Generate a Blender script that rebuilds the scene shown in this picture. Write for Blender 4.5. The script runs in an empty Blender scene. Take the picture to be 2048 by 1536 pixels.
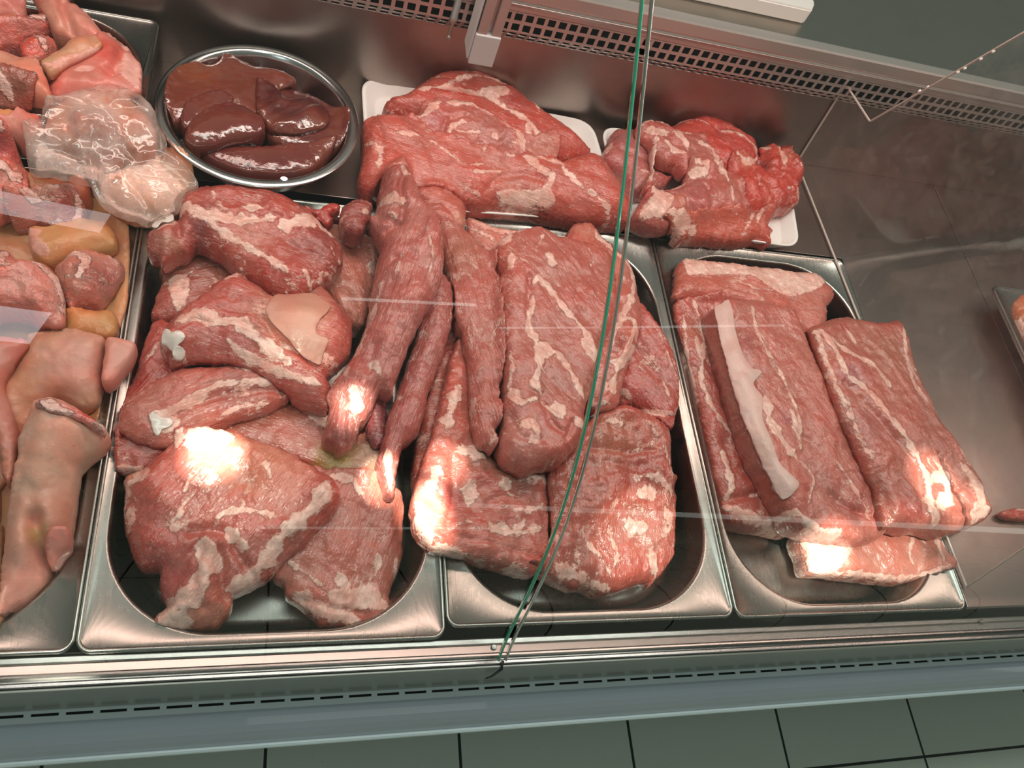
import bpy, bmesh, math, random
import numpy as np
from mathutils import Vector, noise, geometry, Matrix

# ---------------------------------------------------------------- camera, light, exposure
scene = bpy.context.scene
COL = scene.collection
EUL = (0.518859428, -0.289430131, -0.0997075584)
CAM = Vector((0.143995735, -0.161823845, 0.781476712))
FPX = 1594.28
cd = bpy.data.cameras.new('camera'); cam = bpy.data.objects.new('camera', cd); COL.objects.link(cam)
cam.location = CAM; cam.rotation_euler = EUL
cd.sensor_width = 36; cd.lens = 36 * FPX / 2048; cd.clip_start = .02; cd.clip_end = 30
scene.camera = cam
scene.view_settings.view_transform = 'Standard'; scene.view_settings.look = 'None'
scene.view_settings.gamma = 1; scene.view_settings.use_curve_mapping = False
scene.view_settings.exposure = 0.0

world = bpy.data.worlds.new('shop'); scene.world = world; world.use_nodes = True
wn = world.node_tree; bg = wn.nodes['Background']
tc = wn.nodes.new('ShaderNodeTexCoord'); sp = wn.nodes.new('ShaderNodeSeparateXYZ'); rp = wn.nodes.new('ShaderNodeValToRGB')
wn.links.new(tc.outputs['Generated'], sp.inputs[0]); 
mr = wn.nodes.new('ShaderNodeMapRange'); mr.inputs[1].default_value = -1; mr.inputs[2].default_value = 1
wn.links.new(sp.outputs['Z'], mr.inputs[0]); wn.links.new(mr.outputs[0], rp.inputs[0])
rp.color_ramp.elements[0].position = .35; rp.color_ramp.elements[0].color = (.10, .115, .10, 1)
rp.color_ramp.elements[1].position = .8; rp.color_ramp.elements[1].color = (.34, .40, .36, 1)
wn.links.new(rp.outputs[0], bg.inputs[0]); bg.inputs[1].default_value = .56

def aim(o, t):
    d = Vector(t) - o.location
    o.rotation_euler = d.to_track_quat('-Z', 'Y').to_euler()
def area(name, loc, target, sx, sy, power, color):
    l = bpy.data.lights.new(name, 'AREA'); l.shape = 'RECTANGLE'; l.size = sx; l.size_y = sy; l.energy = power; l.color = color
    o = bpy.data.objects.new(name, l); COL.objects.link(o); o.location = loc; aim(o, target); return o
def spot(name, loc, target, power, ang, color=(1, .93, .82), blend=.35, rad=.012):
    l = bpy.data.lights.new(name, 'SPOT'); l.energy = power; l.spot_size = math.radians(ang); l.spot_blend = blend
    l.shadow_soft_size = rad; l.color = color
    o = bpy.data.objects.new(name, l); COL.objects.link(o); o.location = loc; aim(o, target); return o
PINK = (1, .66, .58)
area('case_lamp', (.62, .50, .62), (.60, .38, 0), 2.2, .07, 6.6, PINK)
area('overhead_light', (.6, .42, 2.5), (.6, .05, 0), 2.6, .35, 26, (.93, 1, .95))  # added cool fill from above, brightens the floor and counter front
area('overhead_light', (.80, -2.50, 2.4), (.4, .3, 0), .66, .035, .30, (.92, 1, .92))
area('overhead_light', (2.1, -2.62, 2.4), (.9, .3, 0), 1.6, .03, .45, (.92, 1, .92))
area('streak_light', (2.1, -2.0, -.52), (.9, .1, .1), 2.6, .075, 1.1, (.92, 1, .88))  # added low light, unseen, mirrored as a pale streak in the glass
area('streak_light', (.55, -2.0, -.98 + .30), (.5, .1, .1), .8, .03, .12, (.92, 1, .88))  # second added low light, for another streak in the glass
area('window_light', (-.66, -1.72, 2.4), (.0, .3, 0), .42, .16, .9, (.86, .95, 1))
area('window_light', (-1.35, -3.4, 2.2), (.2, .2, 0), .8, .5, 7, (.82, .93, 1))

# ---------------------------------------------------------------- projection: a pixel of the photo to a point at a real height
_M = np.array(cam.rotation_euler.to_matrix()); _C = np.array(CAM)
def ray(px, py): return _M @ np.array([(px - 1024) / FPX, -(py - 768) / FPX, -1.0])
def at(px, py, z): d = ray(px, py); return _C + d * (z - _C[2]) / d[2]
def atY(px, py, Y): d = ray(px, py); return _C + d * (Y - _C[1]) / d[1]
def atX(px, py, X): d = ray(px, py); return _C + d * (X - _C[0]) / d[0]
def atP(px, py, pl):      # plane z = a + bX + cY
    d = ray(px, py); t = (pl[0] + pl[1] * _C[0] + pl[2] * _C[1] - _C[2]) / (d[2] - pl[1] * d[0] - pl[2] * d[1])
    return _C + d * t
def crop(s, ox, oy):
    return lambda *a: [(p[0] / s + ox, p[1] / s + oy) + tuple(p[2:]) for p in a]
C1 = crop(2.7676, 0, 0); C2 = crop(3.103, 680, 100); C3 = crop(2.7433, 200, 340); C4 = crop(2.3277, 640, 340)
C5 = crop(2.7307, 150, 820); C6 = crop(2.9257, 800, 800); C7 = crop(1.9198, 1300, 480); C8 = crop(1.83, 0, 480)
CB = crop(4.2667, 0, 160); CR = crop(3.9385, 1180, 200); CT = crop(4.8, 0, 0); PX = crop(1, 0, 0)

# ---------------------------------------------------------------- tags, mesh helpers
def tag(o, label, cat, group=None, kind=None):
    if label: o['label'] = label
    if cat: o['category'] = cat
    if group: o['group'] = group
    if kind: o['kind'] = kind
    return o
def thing(name, label, cat, loc=(0, 0, 0), group=None):
    o = bpy.data.objects.new(name, None); COL.objects.link(o); o.location = loc; o.empty_display_size = .05
    return tag(o, label, cat, group)
def link(name, me, mat, parent=None, smooth=True):
    me.materials.append(mat)
    o = bpy.data.objects.new(name, me); COL.objects.link(o)
    if parent is not None:
        o.parent = parent; o.matrix_parent_inverse = Matrix.Translation(-parent.location)
    if smooth: me.polygons.foreach_set('use_smooth', [True] * len(me.polygons))
    return o
def mesh(name, vs, fs, mat, parent=None, smooth=False):
    me = bpy.data.meshes.new(name); me.from_pydata([tuple(map(float, v)) for v in vs], [], fs); me.validate(); me.update()
    return link(name, me, mat, parent, smooth)
def boxes(name, lst, mat, parent=None, bevel=.001, seg=2):
    bm = bmesh.new()
    for x0, y0, z0, x1, y1, z1 in lst:
        r = bmesh.ops.create_cube(bm, size=1)
        for v in r['verts']:
            v.co = Vector(((x0 + x1) / 2 + v.co.x * (x1 - x0), (y0 + y1) / 2 + v.co.y * (y1 - y0), (z0 + z1) / 2 + v.co.z * (z1 - z0)))
    if bevel: bmesh.ops.bevel(bm, geom=bm.edges[:], offset=bevel, segments=seg, affect='EDGES', profile=.5)
    me = bpy.data.meshes.new(name); bm.to_mesh(me); bm.free()
    return link(name, me, mat, parent, False)
def extrude_x(name, prof, x0, x1, mat, parent=None, closed=True, smooth=False, nx=1):
    """profile of (y, z) points run along X"""
    n = len(prof); vs = []
    for i in range(nx + 1):
        x = x0 + (x1 - x0) * i / nx
        vs += [(x, y, z) for y, z in prof]
    fs = []
    m = n if closed else n - 1
    for i in range(nx):
        for k in range(m):
            a = i * n + k; b = i * n + (k + 1) % n
            fs.append((a, b, b + n, a + n))
    if closed: fs += [tuple(range(n))[::-1], tuple(range(nx * n, nx * n + n))]
    return mesh(name, vs, fs, mat, parent, smooth)
def thick(prof, t):
    """closed outline around an open (y,z) profile with thickness t"""
    P = np.array(prof, float); T = np.gradient(P, axis=0); N = np.c_[-T[:, 1], T[:, 0]]; N /= np.linalg.norm(N, axis=1)[:, None]
    return [tuple(p) for p in P] + [tuple(p) for p in (P + N * t)[::-1]]
def rrect(x0, y0, x1, y1, r, n=14):
    pts = []
    for cx, cy, a0 in ((x1 - r, y1 - r, 0), (x0 + r, y1 - r, 90), (x0 + r, y0 + r, 180), (x1 - r, y0 + r, 270)):
        for k in range(n + 1):
            a = math.radians(a0 + 90 * k / n); pts.append((cx + r * math.cos(a), cy + r * math.sin(a)))
    return pts
def loft(name, rings, mat, parent=None, cap=True, smooth=True):
    n = len(rings[0]); vs = [p for r in rings for p in r]; fs = []
    for i in range(len(rings) - 1):
        for k in range(n):
            a = i * n + k; b = i * n + (k + 1) % n
            fs.append((a, b, b + n, a + n))
    if cap: fs.append(tuple(range((len(rings) - 1) * n, len(rings) * n)))
    return mesh(name, vs, fs, mat, parent, smooth)

# ---------------------------------------------------------------- materials
def newmat(name):
    m = bpy.data.materials.new(name); m.use_nodes = True; nt = m.node_tree
    return m, nt, nt.nodes['Principled BSDF']
def nd(nt, t, **k):
    n = nt.nodes.new(t)
    for a, v in k.items():
        if a.startswith('i_'): n.inputs[a[2:].replace('_', ' ')].default_value = v
        else: setattr(n, a, v)
    return n
def math_(nt, op, a, b=None, c=None, clamp=False):
    n = nt.nodes.new('ShaderNodeMath'); n.operation = op; n.use_clamp = clamp
    for i, x in enumerate((a, b, c)):
        if x is None: continue
        if isinstance(x, (int, float)): n.inputs[i].default_value = x
        else: nt.links.new(x, n.inputs[i])
    return n.outputs[0]
def mixc(nt, f, a, b, blend='MIX'):
    n = nt.nodes.new('ShaderNodeMix'); n.data_type = 'RGBA'; n.blend_type = blend
    for s, x in ((n.inputs[0], f), (n.inputs[6], a), (n.inputs[7], b)):
        if isinstance(x, (int, float)): s.default_value = x
        elif isinstance(x, tuple): s.default_value = x if len(x) == 4 else (*x, 1)
        else: nt.links.new(x, s)
    return n.outputs[2]
def smooth_(nt, v, lo, hi):
    n = nt.nodes.new('ShaderNodeMapRange'); n.interpolation_type = 'SMOOTHSTEP'
    n.inputs[1].default_value = lo; n.inputs[2].default_value = hi; nt.links.new(v, n.inputs[0]); return n.outputs[0]
def noise_(nt, vec, scale, detail=2, rough=.5, out='Fac'):
    n = nd(nt, 'ShaderNodeTexNoise'); n.inputs['Scale'].default_value = scale; n.inputs['Detail'].default_value = detail; n.inputs['Roughness'].default_value = rough
    if vec is not None: nt.links.new(vec, n.inputs['Vector'])
    return n.outputs[out]

def plain(name, col, rough=.5, metal=0, coat=0, bump=0, bscale=200, var=.0):
    m, nt, b = newmat(name)
    b.inputs['Base Color'].default_value = (*col, 1); b.inputs['Roughness'].default_value = rough; b.inputs['Metallic'].default_value = metal
    b.inputs['Coat Weight'].default_value = coat
    tc = nd(nt, 'ShaderNodeTexCoord')
    n1 = noise_(nt, tc.outputs['Object'], bscale, 3)
    if bump:
        bp = nd(nt, 'ShaderNodeBump'); bp.inputs['Strength'].default_value = bump; bp.inputs['Distance'].default_value = .001
        nt.links.new(n1, bp.inputs['Height']); nt.links.new(bp.outputs[0], b.inputs['Normal'])
    n2 = noise_(nt, tc.outputs['Object'], 9, 4)
    f = math_(nt, 'MULTIPLY', n2, var)
    nt.links.new(mixc(nt, f, tuple(col), tuple(c * .45 for c in col)), b.inputs['Base Color'])
    return m
def steel(name, col=(.62, .62, .6), rough=.26, axis=0, smudge=.5):
    m, nt, b = newmat(name); tc = nd(nt, 'ShaderNodeTexCoord')
    b.inputs['Metallic'].default_value = 1
    mp = nd(nt, 'ShaderNodeMapping'); nt.links.new(tc.outputs['Object'], mp.inputs['Vector'])
    mp.inputs['Scale'].default_value = (3, 260, 260) if axis == 0 else ((260, 3, 260) if axis == 1 else (260, 260, 3))
    br = noise_(nt, mp.outputs[0], 3, 3)
    sm = noise_(nt, tc.outputs['Object'], 14, 6, .65)
    sp_ = noise_(nt, tc.outputs['Object'], 420, 2)
    spk = smooth_(nt, sp_, .70, .76)
    smv = smooth_(nt, sm, .40, .85)
    c = mixc(nt, math_(nt, 'MULTIPLY', smv, smudge), tuple(col), tuple(x * .55 for x in col))
    c = mixc(nt, math_(nt, 'MULTIPLY', math_(nt, 'MULTIPLY', spk, smv), .6), c, (.8, .78, .74))
    nt.links.new(c, b.inputs['Base Color'])
    r = math_(nt, 'ADD', math_(nt, 'MULTIPLY', br, .08), rough - .04); r = math_(nt, 'ADD', r, math_(nt, 'MULTIPLY', smv, .10))
    nt.links.new(r, b.inputs['Roughness'])
    bp = nd(nt, 'ShaderNodeBump'); bp.inputs['Strength'].default_value = .05; bp.inputs['Distance'].default_value = .0004
    nt.links.new(math_(nt, 'ADD', br, math_(nt, 'MULTIPLY', sm, .6)), bp.inputs['Height']); nt.links.new(bp.outputs[0], b.inputs['Normal'])
    return m
def meat_mat(name, fat=(.85, .55, .47), fibre=.5, streak=.6, rough=.30, coat=.65, bump=.5, warp=.004, blotch=.35, sss=.0, speck=.0):
    """lean meat with pale fat: reads the vertex attributes Col, fat (metres inside a pale area) and fib (along / across the fibres)"""
    m, nt, b = newmat(name)
    ca = nd(nt, 'ShaderNodeAttribute', attribute_name='Col'); fa = nd(nt, 'ShaderNodeAttribute', attribute_name='fat'); fb = nd(nt, 'ShaderNodeAttribute', attribute_name='fib')
    mp = nd(nt, 'ShaderNodeMapping'); nt.links.new(fb.outputs['Vector'], mp.inputs[0]); mp.inputs['Scale'].default_value = (28, 520, 200)
    f1 = noise_(nt, mp.outputs[0], 1, 3, .6)
    mp2 = nd(nt, 'ShaderNodeMapping'); nt.links.new(fb.outputs['Vector'], mp2.inputs[0]); mp2.inputs['Scale'].default_value = (22, 90, 60)
    s1 = noise_(nt, mp2.outputs[0], 1, 4, .6)
    n1 = noise_(nt, fb.outputs['Vector'], 38, 4, .6); n2 = noise_(nt, fb.outputs['Vector'], 170, 3, .6)
    # blotches of lean tone
    c = mixc(nt, math_(nt, 'MULTIPLY', smooth_(nt, n1, .35, .7), blotch), ca.outputs['Color'], mixc(nt, 1.0, ca.outputs['Color'], (1.25, .72, .66), 'MULTIPLY'))
    n0 = noise_(nt, fb.outputs['Vector'], 15, 3, .55)
    c = mixc(nt, math_(nt, 'MULTIPLY', smooth_(nt, n0, .50, .72), blotch * 1.3), c, mixc(nt, 1.0, c, (.78, .92, .88), 'MULTIPLY'))
    c = mixc(nt, math_(nt, 'MULTIPLY', math_(nt, 'SUBTRACT', 1, smooth_(nt, n0, .28, .46)), blotch * .9), c, mixc(nt, 1.0, c, (1.08, 1.25, 1.2), 'MULTIPLY'))
    ff = math_(nt, 'MULTIPLY', smooth_(nt, f1, .3, .75), fibre)
    c = mixc(nt, ff, mixc(nt, 1.0, c, (.86, .78, .78), 'MULTIPLY'), mixc(nt, .22, c, tuple(fat)))
    # thin silvery membranes
    rd = math_(nt, 'ABSOLUTE', math_(nt, 'SUBTRACT', s1, .5))
    st = math_(nt, 'MULTIPLY', math_(nt, 'SUBTRACT', 1, smooth_(nt, rd, .003, .014)), smooth_(nt, n1, .47, .62))
    c = mixc(nt, math_(nt, 'MULTIPLY', st, streak), c, tuple(fat))
    # small flecks of marbling along the fibres
    mp4 = nd(nt, 'ShaderNodeMapping'); nt.links.new(fb.outputs['Vector'], mp4.inputs[0]); mp4.inputs['Scale'].default_value = (130, 420, 200)
    fl_ = smooth_(nt, noise_(nt, mp4.outputs[0], 1, 2, .5), .66, .74)
    c = mixc(nt, math_(nt, 'MULTIPLY', fl_, min(.55, fibre)), c, tuple(fat))
    # traced pale areas, ragged edge
    mp3 = nd(nt, 'ShaderNodeMapping'); nt.links.new(fb.outputs['Vector'], mp3.inputs[0]); mp3.inputs['Scale'].default_value = (60, 260, 160)
    n3 = noise_(nt, mp3.outputs[0], 1, 4, .7)
    w = math_(nt, 'ADD', math_(nt, 'MULTIPLY', math_(nt, 'SUBTRACT', n1, .5), warp * 2.2), math_(nt, 'ADD', math_(nt, 'MULTIPLY', math_(nt, 'SUBTRACT', n2, .5), warp * 1.6), math_(nt, 'MULTIPLY', math_(nt, 'SUBTRACT', n3, .5), warp * 1.5)))
    fm = smooth_(nt, math_(nt, 'ADD', fa.outputs['Fac'], w), -.0011, .0013)
    fcol = mixc(nt, smooth_(nt, n1, .4, .7), tuple(fat), tuple(x * y for x, y in zip(fat, (.97, .72, .68))))
    fcol = mixc(nt, math_(nt, 'MULTIPLY', smooth_(nt, n2, .55, .8), .4), fcol, (.86, .68, .6))
    c = mixc(nt, math_(nt, 'MULTIPLY', fm, math_(nt, 'ADD', .62, math_(nt, 'MULTIPLY', smooth_(nt, n3, .3, .6), .33))), c, fcol)
    if speck:
        sk = smooth_(nt, noise_(nt, fb.outputs['Vector'], 260, 1), .72, .78)
        c = mixc(nt, math_(nt, 'MULTIPLY', sk, speck), c, (.45, .12, .08))
    nt.links.new(c, b.inputs['Base Color'])
    r = math_(nt, 'ADD', rough, math_(nt, 'MULTIPLY', math_(nt, 'SUBTRACT', n2, .5), .35)); nt.links.new(r, b.inputs['Roughness'])
    b.inputs['Coat Weight'].default_value = coat; b.inputs['Coat Roughness'].default_value = .13
    b.inputs['Specular IOR Level'].default_value = .45
    if sss:
        b.inputs['Subsurface Weight'].default_value = sss; b.inputs['Subsurface Radius'].default_value = (1, .35, .25); b.inputs['Subsurface Scale'].default_value = .006
    h = math_(nt, 'ADD', math_(nt, 'MULTIPLY', f1, fibre * 1.2), math_(nt, 'ADD', math_(nt, 'MULTIPLY', n2, .9), math_(nt, 'MULTIPLY', n1, 2.2)))
    h = math_(nt, 'ADD', h, math_(nt, 'ADD', math_(nt, 'MULTIPLY', fm, .9), math_(nt, 'MULTIPLY', st, .6)))
    bp = nd(nt, 'ShaderNodeBump'); bp.inputs['Strength'].default_value = min(1, bump * 1.15); bp.inputs['Distance'].default_value = .0020
    nt.links.new(h, bp.inputs['Height']); nt.links.new(bp.outputs[0], b.inputs['Normal'])
    nt.links.new(bp.outputs[0], b.inputs['Coat Normal'])
    return m
def clear(name, tint=(.97, 1, .985), ior=1.45, rough=.0, haze=0, hazecol=(.9, .9, .9), fres=1.0, add=.0):
    """thin clear sheet: see-through with a fresnel reflection"""
    m, nt, b = newmat(name); out = nt.nodes['Material Output']; nt.nodes.remove(b)
    tr = nd(nt, 'ShaderNodeBsdfTransparent'); tr.inputs[0].default_value = (*tint, 1)
    gl = nd(nt, 'ShaderNodeBsdfGlossy'); gl.inputs['Roughness'].default_value = rough
    lw = nd(nt, 'ShaderNodeLayerWeight'); lw.inputs[0].default_value = .5
    f = math_(nt, 'ADD', math_(nt, 'MULTIPLY', math_(nt, 'POWER', lw.outputs['Facing'], 5), fres), .04 + add, clamp=True)
    mx = nd(nt, 'ShaderNodeMixShader'); nt.links.new(f, mx.inputs[0]); nt.links.new(tr.outputs[0], mx.inputs[1]); nt.links.new(gl.outputs[0], mx.inputs[2])
    last = mx.outputs[0]
    if haze:
        df = nd(nt, 'ShaderNodeBsdfDiffuse'); df.inputs[0].default_value = (*hazecol, 1)
        tl = nd(nt, 'ShaderNodeBsdfTranslucent'); tl.inputs[0].default_value = (*hazecol, 1)
        ad = nd(nt, 'ShaderNodeMixShader'); ad.inputs[0].default_value = .35; nt.links.new(df.outputs[0], ad.inputs[1]); nt.links.new(tl.outputs[0], ad.inputs[2])
        tcn = nd(nt, 'ShaderNodeTexCoord'); nz = noise_(nt, tcn.outputs['Object'], 22, 5, .7)
        hf = math_(nt, 'MULTIPLY', smooth_(nt, nz, .3, .75), haze)
        m2 = nd(nt, 'ShaderNodeMixShader'); nt.links.new(hf, m2.inputs[0]); nt.links.new(last, m2.inputs[1]); nt.links.new(ad.outputs[0], m2.inputs[2]); last = m2.outputs[0]
    nt.links.new(last, out.inputs[0])
    return m

# ---------------------------------------------------------------- the place: floor, counter, glass
M_deck = steel('deck steel', (.37, .29, .265), .34, 0, .4)  # warm tint puts a pinkish-brown reflection into the steel colour
M_back = steel('back panel steel', (.36, .315, .29), .34, 0, .4)  # reflected pink light mixed into the base colour here too
M_pan = steel('pan steel', (.36, .345, .32), .25, 1, .4)
M_bowl = steel('bowl steel', (.58, .56, .55), .20, 0, .15)
M_alu = plain('satin aluminium', (.62, .56, .53), .38, .75, var=.25)
M_rail = plain('rail aluminium', (.46, .43, .41), .24, .85, var=.25)
M_top = steel('worktop steel', (.42, .38, .33), .33, 0, .5)
M_plast = plain('pale plastic', (.80, .76, .72), .45, coat=.2)
M_cap = plain('grey plastic cap', (.62, .60, .60), .5)
M_bump = plain('blue grey enamel', (.42, .47, .53), .38, coat=.25, var=.2)
M_strip = plain('pale strip plastic', (.74, .84, .84), .42, coat=.2, var=.15)
M_black = plain('dark recess', (.012, .016, .014), .6)
M_dark = plain('dark rubber', (.02, .022, .02), .35)
M_olive = plain('glossy panel', (.22, .23, .19), .30, .2, coat=.12, var=.2)
M_foam = plain('white foam tray', (.90, .87, .84), .55, bump=.05, bscale=400)
M_glass = clear('counter glass', (.94, .985, .96), 1.5, 0.0, fres=.9, add=.012)
M_edge = None

def tile_mat():
    m, nt, b = newmat('floor tiles'); tc = nd(nt, 'ShaderNodeTexCoord')
    mp = nd(nt, 'ShaderNodeMapping'); nt.links.new(tc.outputs['Object'], mp.inputs[0]); mp.inputs['Location'].default_value = (-.179 + .333 * 3, .147 + .333 * 9, 0)
    br = nd(nt, 'ShaderNodeTexBrick'); nt.links.new(mp.outputs[0], br.inputs['Vector']); br.offset = 0; br.squash = 1
    br.inputs['Scale'].default_value = 1; br.inputs['Mortar Size'].default_value = .0028; br.inputs['Mortar Smooth'].default_value = .1
    br.inputs['Brick Width'].default_value = .333; br.inputs['Row Height'].default_value = .333
    br.inputs['Color1'].default_value = (.56, .60, .49, 1); br.inputs['Color2'].default_value = (.58, .62, .51, 1); br.inputs['Mortar'].default_value = (.012, .016, .014, 1)
    n = noise_(nt, tc.outputs['Object'], 5, 4); sp = smooth_(nt, noise_(nt, tc.outputs['Object'], 240, 2), .70, .8)
    c = mixc(nt, math_(nt, 'MULTIPLY', n, .25), br.outputs['Color'], mixc(nt, 1.0, br.outputs['Color'], (.7, .7, .66), 'MULTIPLY'))
    c = mixc(nt, math_(nt, 'MULTIPLY', sp, .45), c, (.08, .08, .06))
    nt.links.new(c, b.inputs['Base Color']); b.inputs['Roughness'].default_value = .34
    bp = nd(nt, 'ShaderNodeBump'); bp.invert = True; bp.inputs['Strength'].default_value = .6; bp.inputs['Distance'].default_value = .002
    nt.links.new(br.outputs['Fac'], bp.inputs['Height']); nt.links.new(bp.outputs[0], b.inputs['Normal'])
    return m
X0, X1 = -1.1, 2.4
fl = mesh('floor', [(-4, -6, -.74), (6, -6, -.74), (6, 1.5, -.74), (-4, 1.5, -.74)], [(0, 1, 2, 3)], tile_mat()); fl['kind'] = 'structure'

counter = thing('display_counter', 'long steel butcher display counter holding pans of raw meat', 'display counter', (.6, .35, -.74))
WY = .724
# deck sheets: behind the pans, and to the right of them (a seam runs front to back at the joint)
def sheet(name, x0, y0, x1, y1, z=-.003, t=.0015, mat=None): return boxes(name, [(x0, y0, z - t, x1, y1, z)], mat or M_deck, counter, .0006)
sheet('deck_sheet', X0, .533, .979, WY, z=-.0005)
sheet('deck_sheet', .979, .002, 1.236, WY, z=-.0005)
sheet('deck_sheet', 1.2375, .002, X1, WY, z=-.0005)
boxes('well_floor', [(X0, -.012, -.09, X1, WY, -.085)], M_dark, counter, 0)
boxes('well_front', [(X0, -.0105, -.088, X1, -.009, -.012)], M_black, counter, 0)
extrude_x('deck_lip', [(.0005, -.002), (.002, -.001), (.0035, -.0022), (.0035, -.030), (.0015, -.030), (.0005, -.004)], .9768, X1, M_deck, counter)
# back wall, upright steel, with a small radius at its foot
boxes('back_panel', [(X0, WY, -.01, X1, WY + .004, .130)], M_back, counter, .0008)
boxes('vent_chamber', [(X0, .738, .10, X1, .74, .20)], M_black, counter, 0)
# perforated air grille: lower part leans out, upper part upright
def grille(name, P, Q, rows, pitch, x0, x1, hole=.0100, parent=None):
    bm = bmesh.new(); P = np.array(P); Q = np.array(Q); L = np.linalg.norm(Q - P); d = (Q - P) / L; nrm = np.array((-d[1], d[0])) * .0007
    bar = pitch - hole
    def strip(xa, xb, s0, s1):
        a, b_ = P + d * s0, P + d * s1
        vs = []
        for sgn in (0, 1):
            for x, q in ((xa, a), (xb, a), (xb, b_), (xa, b_)):
                vs.append(bm.verts.new((x, q[0] + nrm[0] * sgn, q[1] + nrm[1] * sgn)))
        for f in ((0, 1, 2, 3), (7, 6, 5, 4), (0, 4, 5, 1), (1, 5, 6, 2), (2, 6, 7, 3), (3, 7, 4, 0)): bm.faces.new([vs[i] for i in f])
    sy = L / rows
    for r in range(rows + 1):
        s = r * sy; strip(x0, x1, max(0, s - bar / 2), min(L, s + bar / 2))
    n = int((x1 - x0) / pitch)
    for k in range(n + 1):
        x = x0 + k * pitch
        for r in range(rows): strip(x - bar / 2, x + bar / 2, r * sy + bar / 2, (r + 1) * sy - bar / 2)
    bmesh.ops.recalc_face_normals(bm, faces=bm.faces[:])
    me = bpy.data.meshes.new(name); bm.to_mesh(me); bm.free()
    return link(name, me, M_alu, counter, False)
grille('air_grille', (.724, .1295), (.706, .152), 2, .0147, .12, 2.2)
grille('air_grille', (.706, .152), (.706, .181), 2, .0147, .12, 2.2)
# worktop edge profile with fine grooves, worktop
extrude_x('worktop_edge', [(.712, .180), (.7055, .1815), (.7050, .1870), (.7000, .1935), (.6990, .1950), (.7000, .1957), (.6990, .1965), (.7000, .1985), (.6992, .2000), (.6985, .2020), (.6985, .2170), (.7000, .2195), (.715, .2195), (.715, .180)], X0, X1, M_alu, counter)
boxes('worktop', [(X0, .7152, .205, X1, 1.30, .2195)], M_top, counter, .0006)
boxes('counter_body', [(X0, .0, -.70, X1, .70, -.095)], M_black, counter, 0)
boxes('counter_body', [(X0, 1.0, -.74, X1, 1.28, .20)], M_black, counter, 0)
# front rail (grooved extrusion), glossy panel, slotted strip, bumper
rail = [(-.009, -.030), (-.0092, -.0085), (-.0105, -.0070), (-.0145, -.0070), (-.0152, -.0082), (-.0160, -.0068), (-.0170, -.0062), (-.0240, -.0040), (-.0247, -.0052),
        (-.0252, -.0038), (-.0268, -.0034), (-.0272, -.014), (-.0305, -.014), (-.0308, -.0035), (-.0322, -.0022), (-.0345, -.0018), (-.0355, -.0030), (-.0357, -.030)]
extrude_x('front_rail', rail, X0, X1, M_rail, counter)
boxes('front_panel', [(X0, -.0385, -.110, X1, -.0358, -.0045)], M_olive, counter, .0008)
# slotted strip
sl = []
ST = -.110; PIT = .0292
sl.append((X0, -.0410, ST - .003, X1, -.0380, ST)); sl.append((X0, -.0495, ST - .003, X1, -.0436, ST))
k0 = int((X0 + .02) / PIT)
for k in range(k0, int(X1 / PIT)):
    x = -.0205 + k * PIT
    sl.append((x - .0030, -.0438, ST - .003, x + .0030, -.0408, ST))
boxes('slotted_strip', sl, M_strip, counter, .0003, 1)
boxes('slot_channel', [(X0, -.0450, ST - .02, X1, -.0395, ST - .0035)], M_black, counter, 0)
bp_ = [(-.0496, ST), (-.052, ST - .0005), (-.056, ST - .004), (-.062, ST - .013), (-.067, ST - .024), (-.071, ST - .036), (-.0735, ST - .048), (-.075, ST - .060)]
extrude_x('bumper', thick(bp_, .004), X0, X1, M_bump, counter, smooth=False)
extrude_x('bumper_edge', [(-.0745, ST - .0605), (-.0775, ST - .0605), (-.0795, ST - .0630), (-.0795, ST - .074), (-.068, ST - .074), (-.068, ST - .0605)], X0, X1, M_strip, counter)
boxes('front_skirt', [(X0, -.012, -.70, X1, -.002, ST - .03)], M_bump, counter, 0)
# small rail screws
def screw(px, py, parent):
    p = at(px, py, -.0036)
    bm = bmesh.new(); bmesh.ops.create_cone(bm, cap_ends=True, segments=20, radius1=.0030, radius2=.0022, depth=.0012, matrix=Matrix.Translation(p))
    bmesh.ops.create_cone(bm, cap_ends=True, segments=12, radius1=.0012, radius2=.0012, depth=.0004, matrix=Matrix.Translation(p + np.array((0, 0, .0007))))
    me = bpy.data.meshes.new('screw'); bm.to_mesh(me); bm.free(); link('screw', me, M_rail, parent, False)
screw(988, 1294, counter); screw(1966, 1243, counter)

# post with a grey foot hanging in front of the ledge
post = thing('aluminium_post', 'grooved aluminium post with grey plastic foot hanging before the air grille', 'post', (.388, .675, .10))
a = atY(935, 130, .660); b2 = atY(985, 133, .660); xa, xb, zb = a[0], b2[0], (a[2] + b2[2]) / 2
tz = atY(990, 76, .660)[2]
w = xb - xa
boxes('foot_cap', [(xa, .660, zb, xb, .697, tz)], M_cap, post, .0012)
boxes('foot_cap_plate', [(xa - .003, .664, zb + .004, xa - .0002, .697, .52)], M_cap, post, .001)
boxes('post_body', [(xa + .001, .662, tz + .0002, xa + w * .42, .697, .62), (xa + w * .60, .662, tz + .0002, xb - .001, .697, .62), (xa + w * .42, .669, tz + .0002, xa + w * .60, .697, .62)], M_alu, post, .0006)

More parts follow.
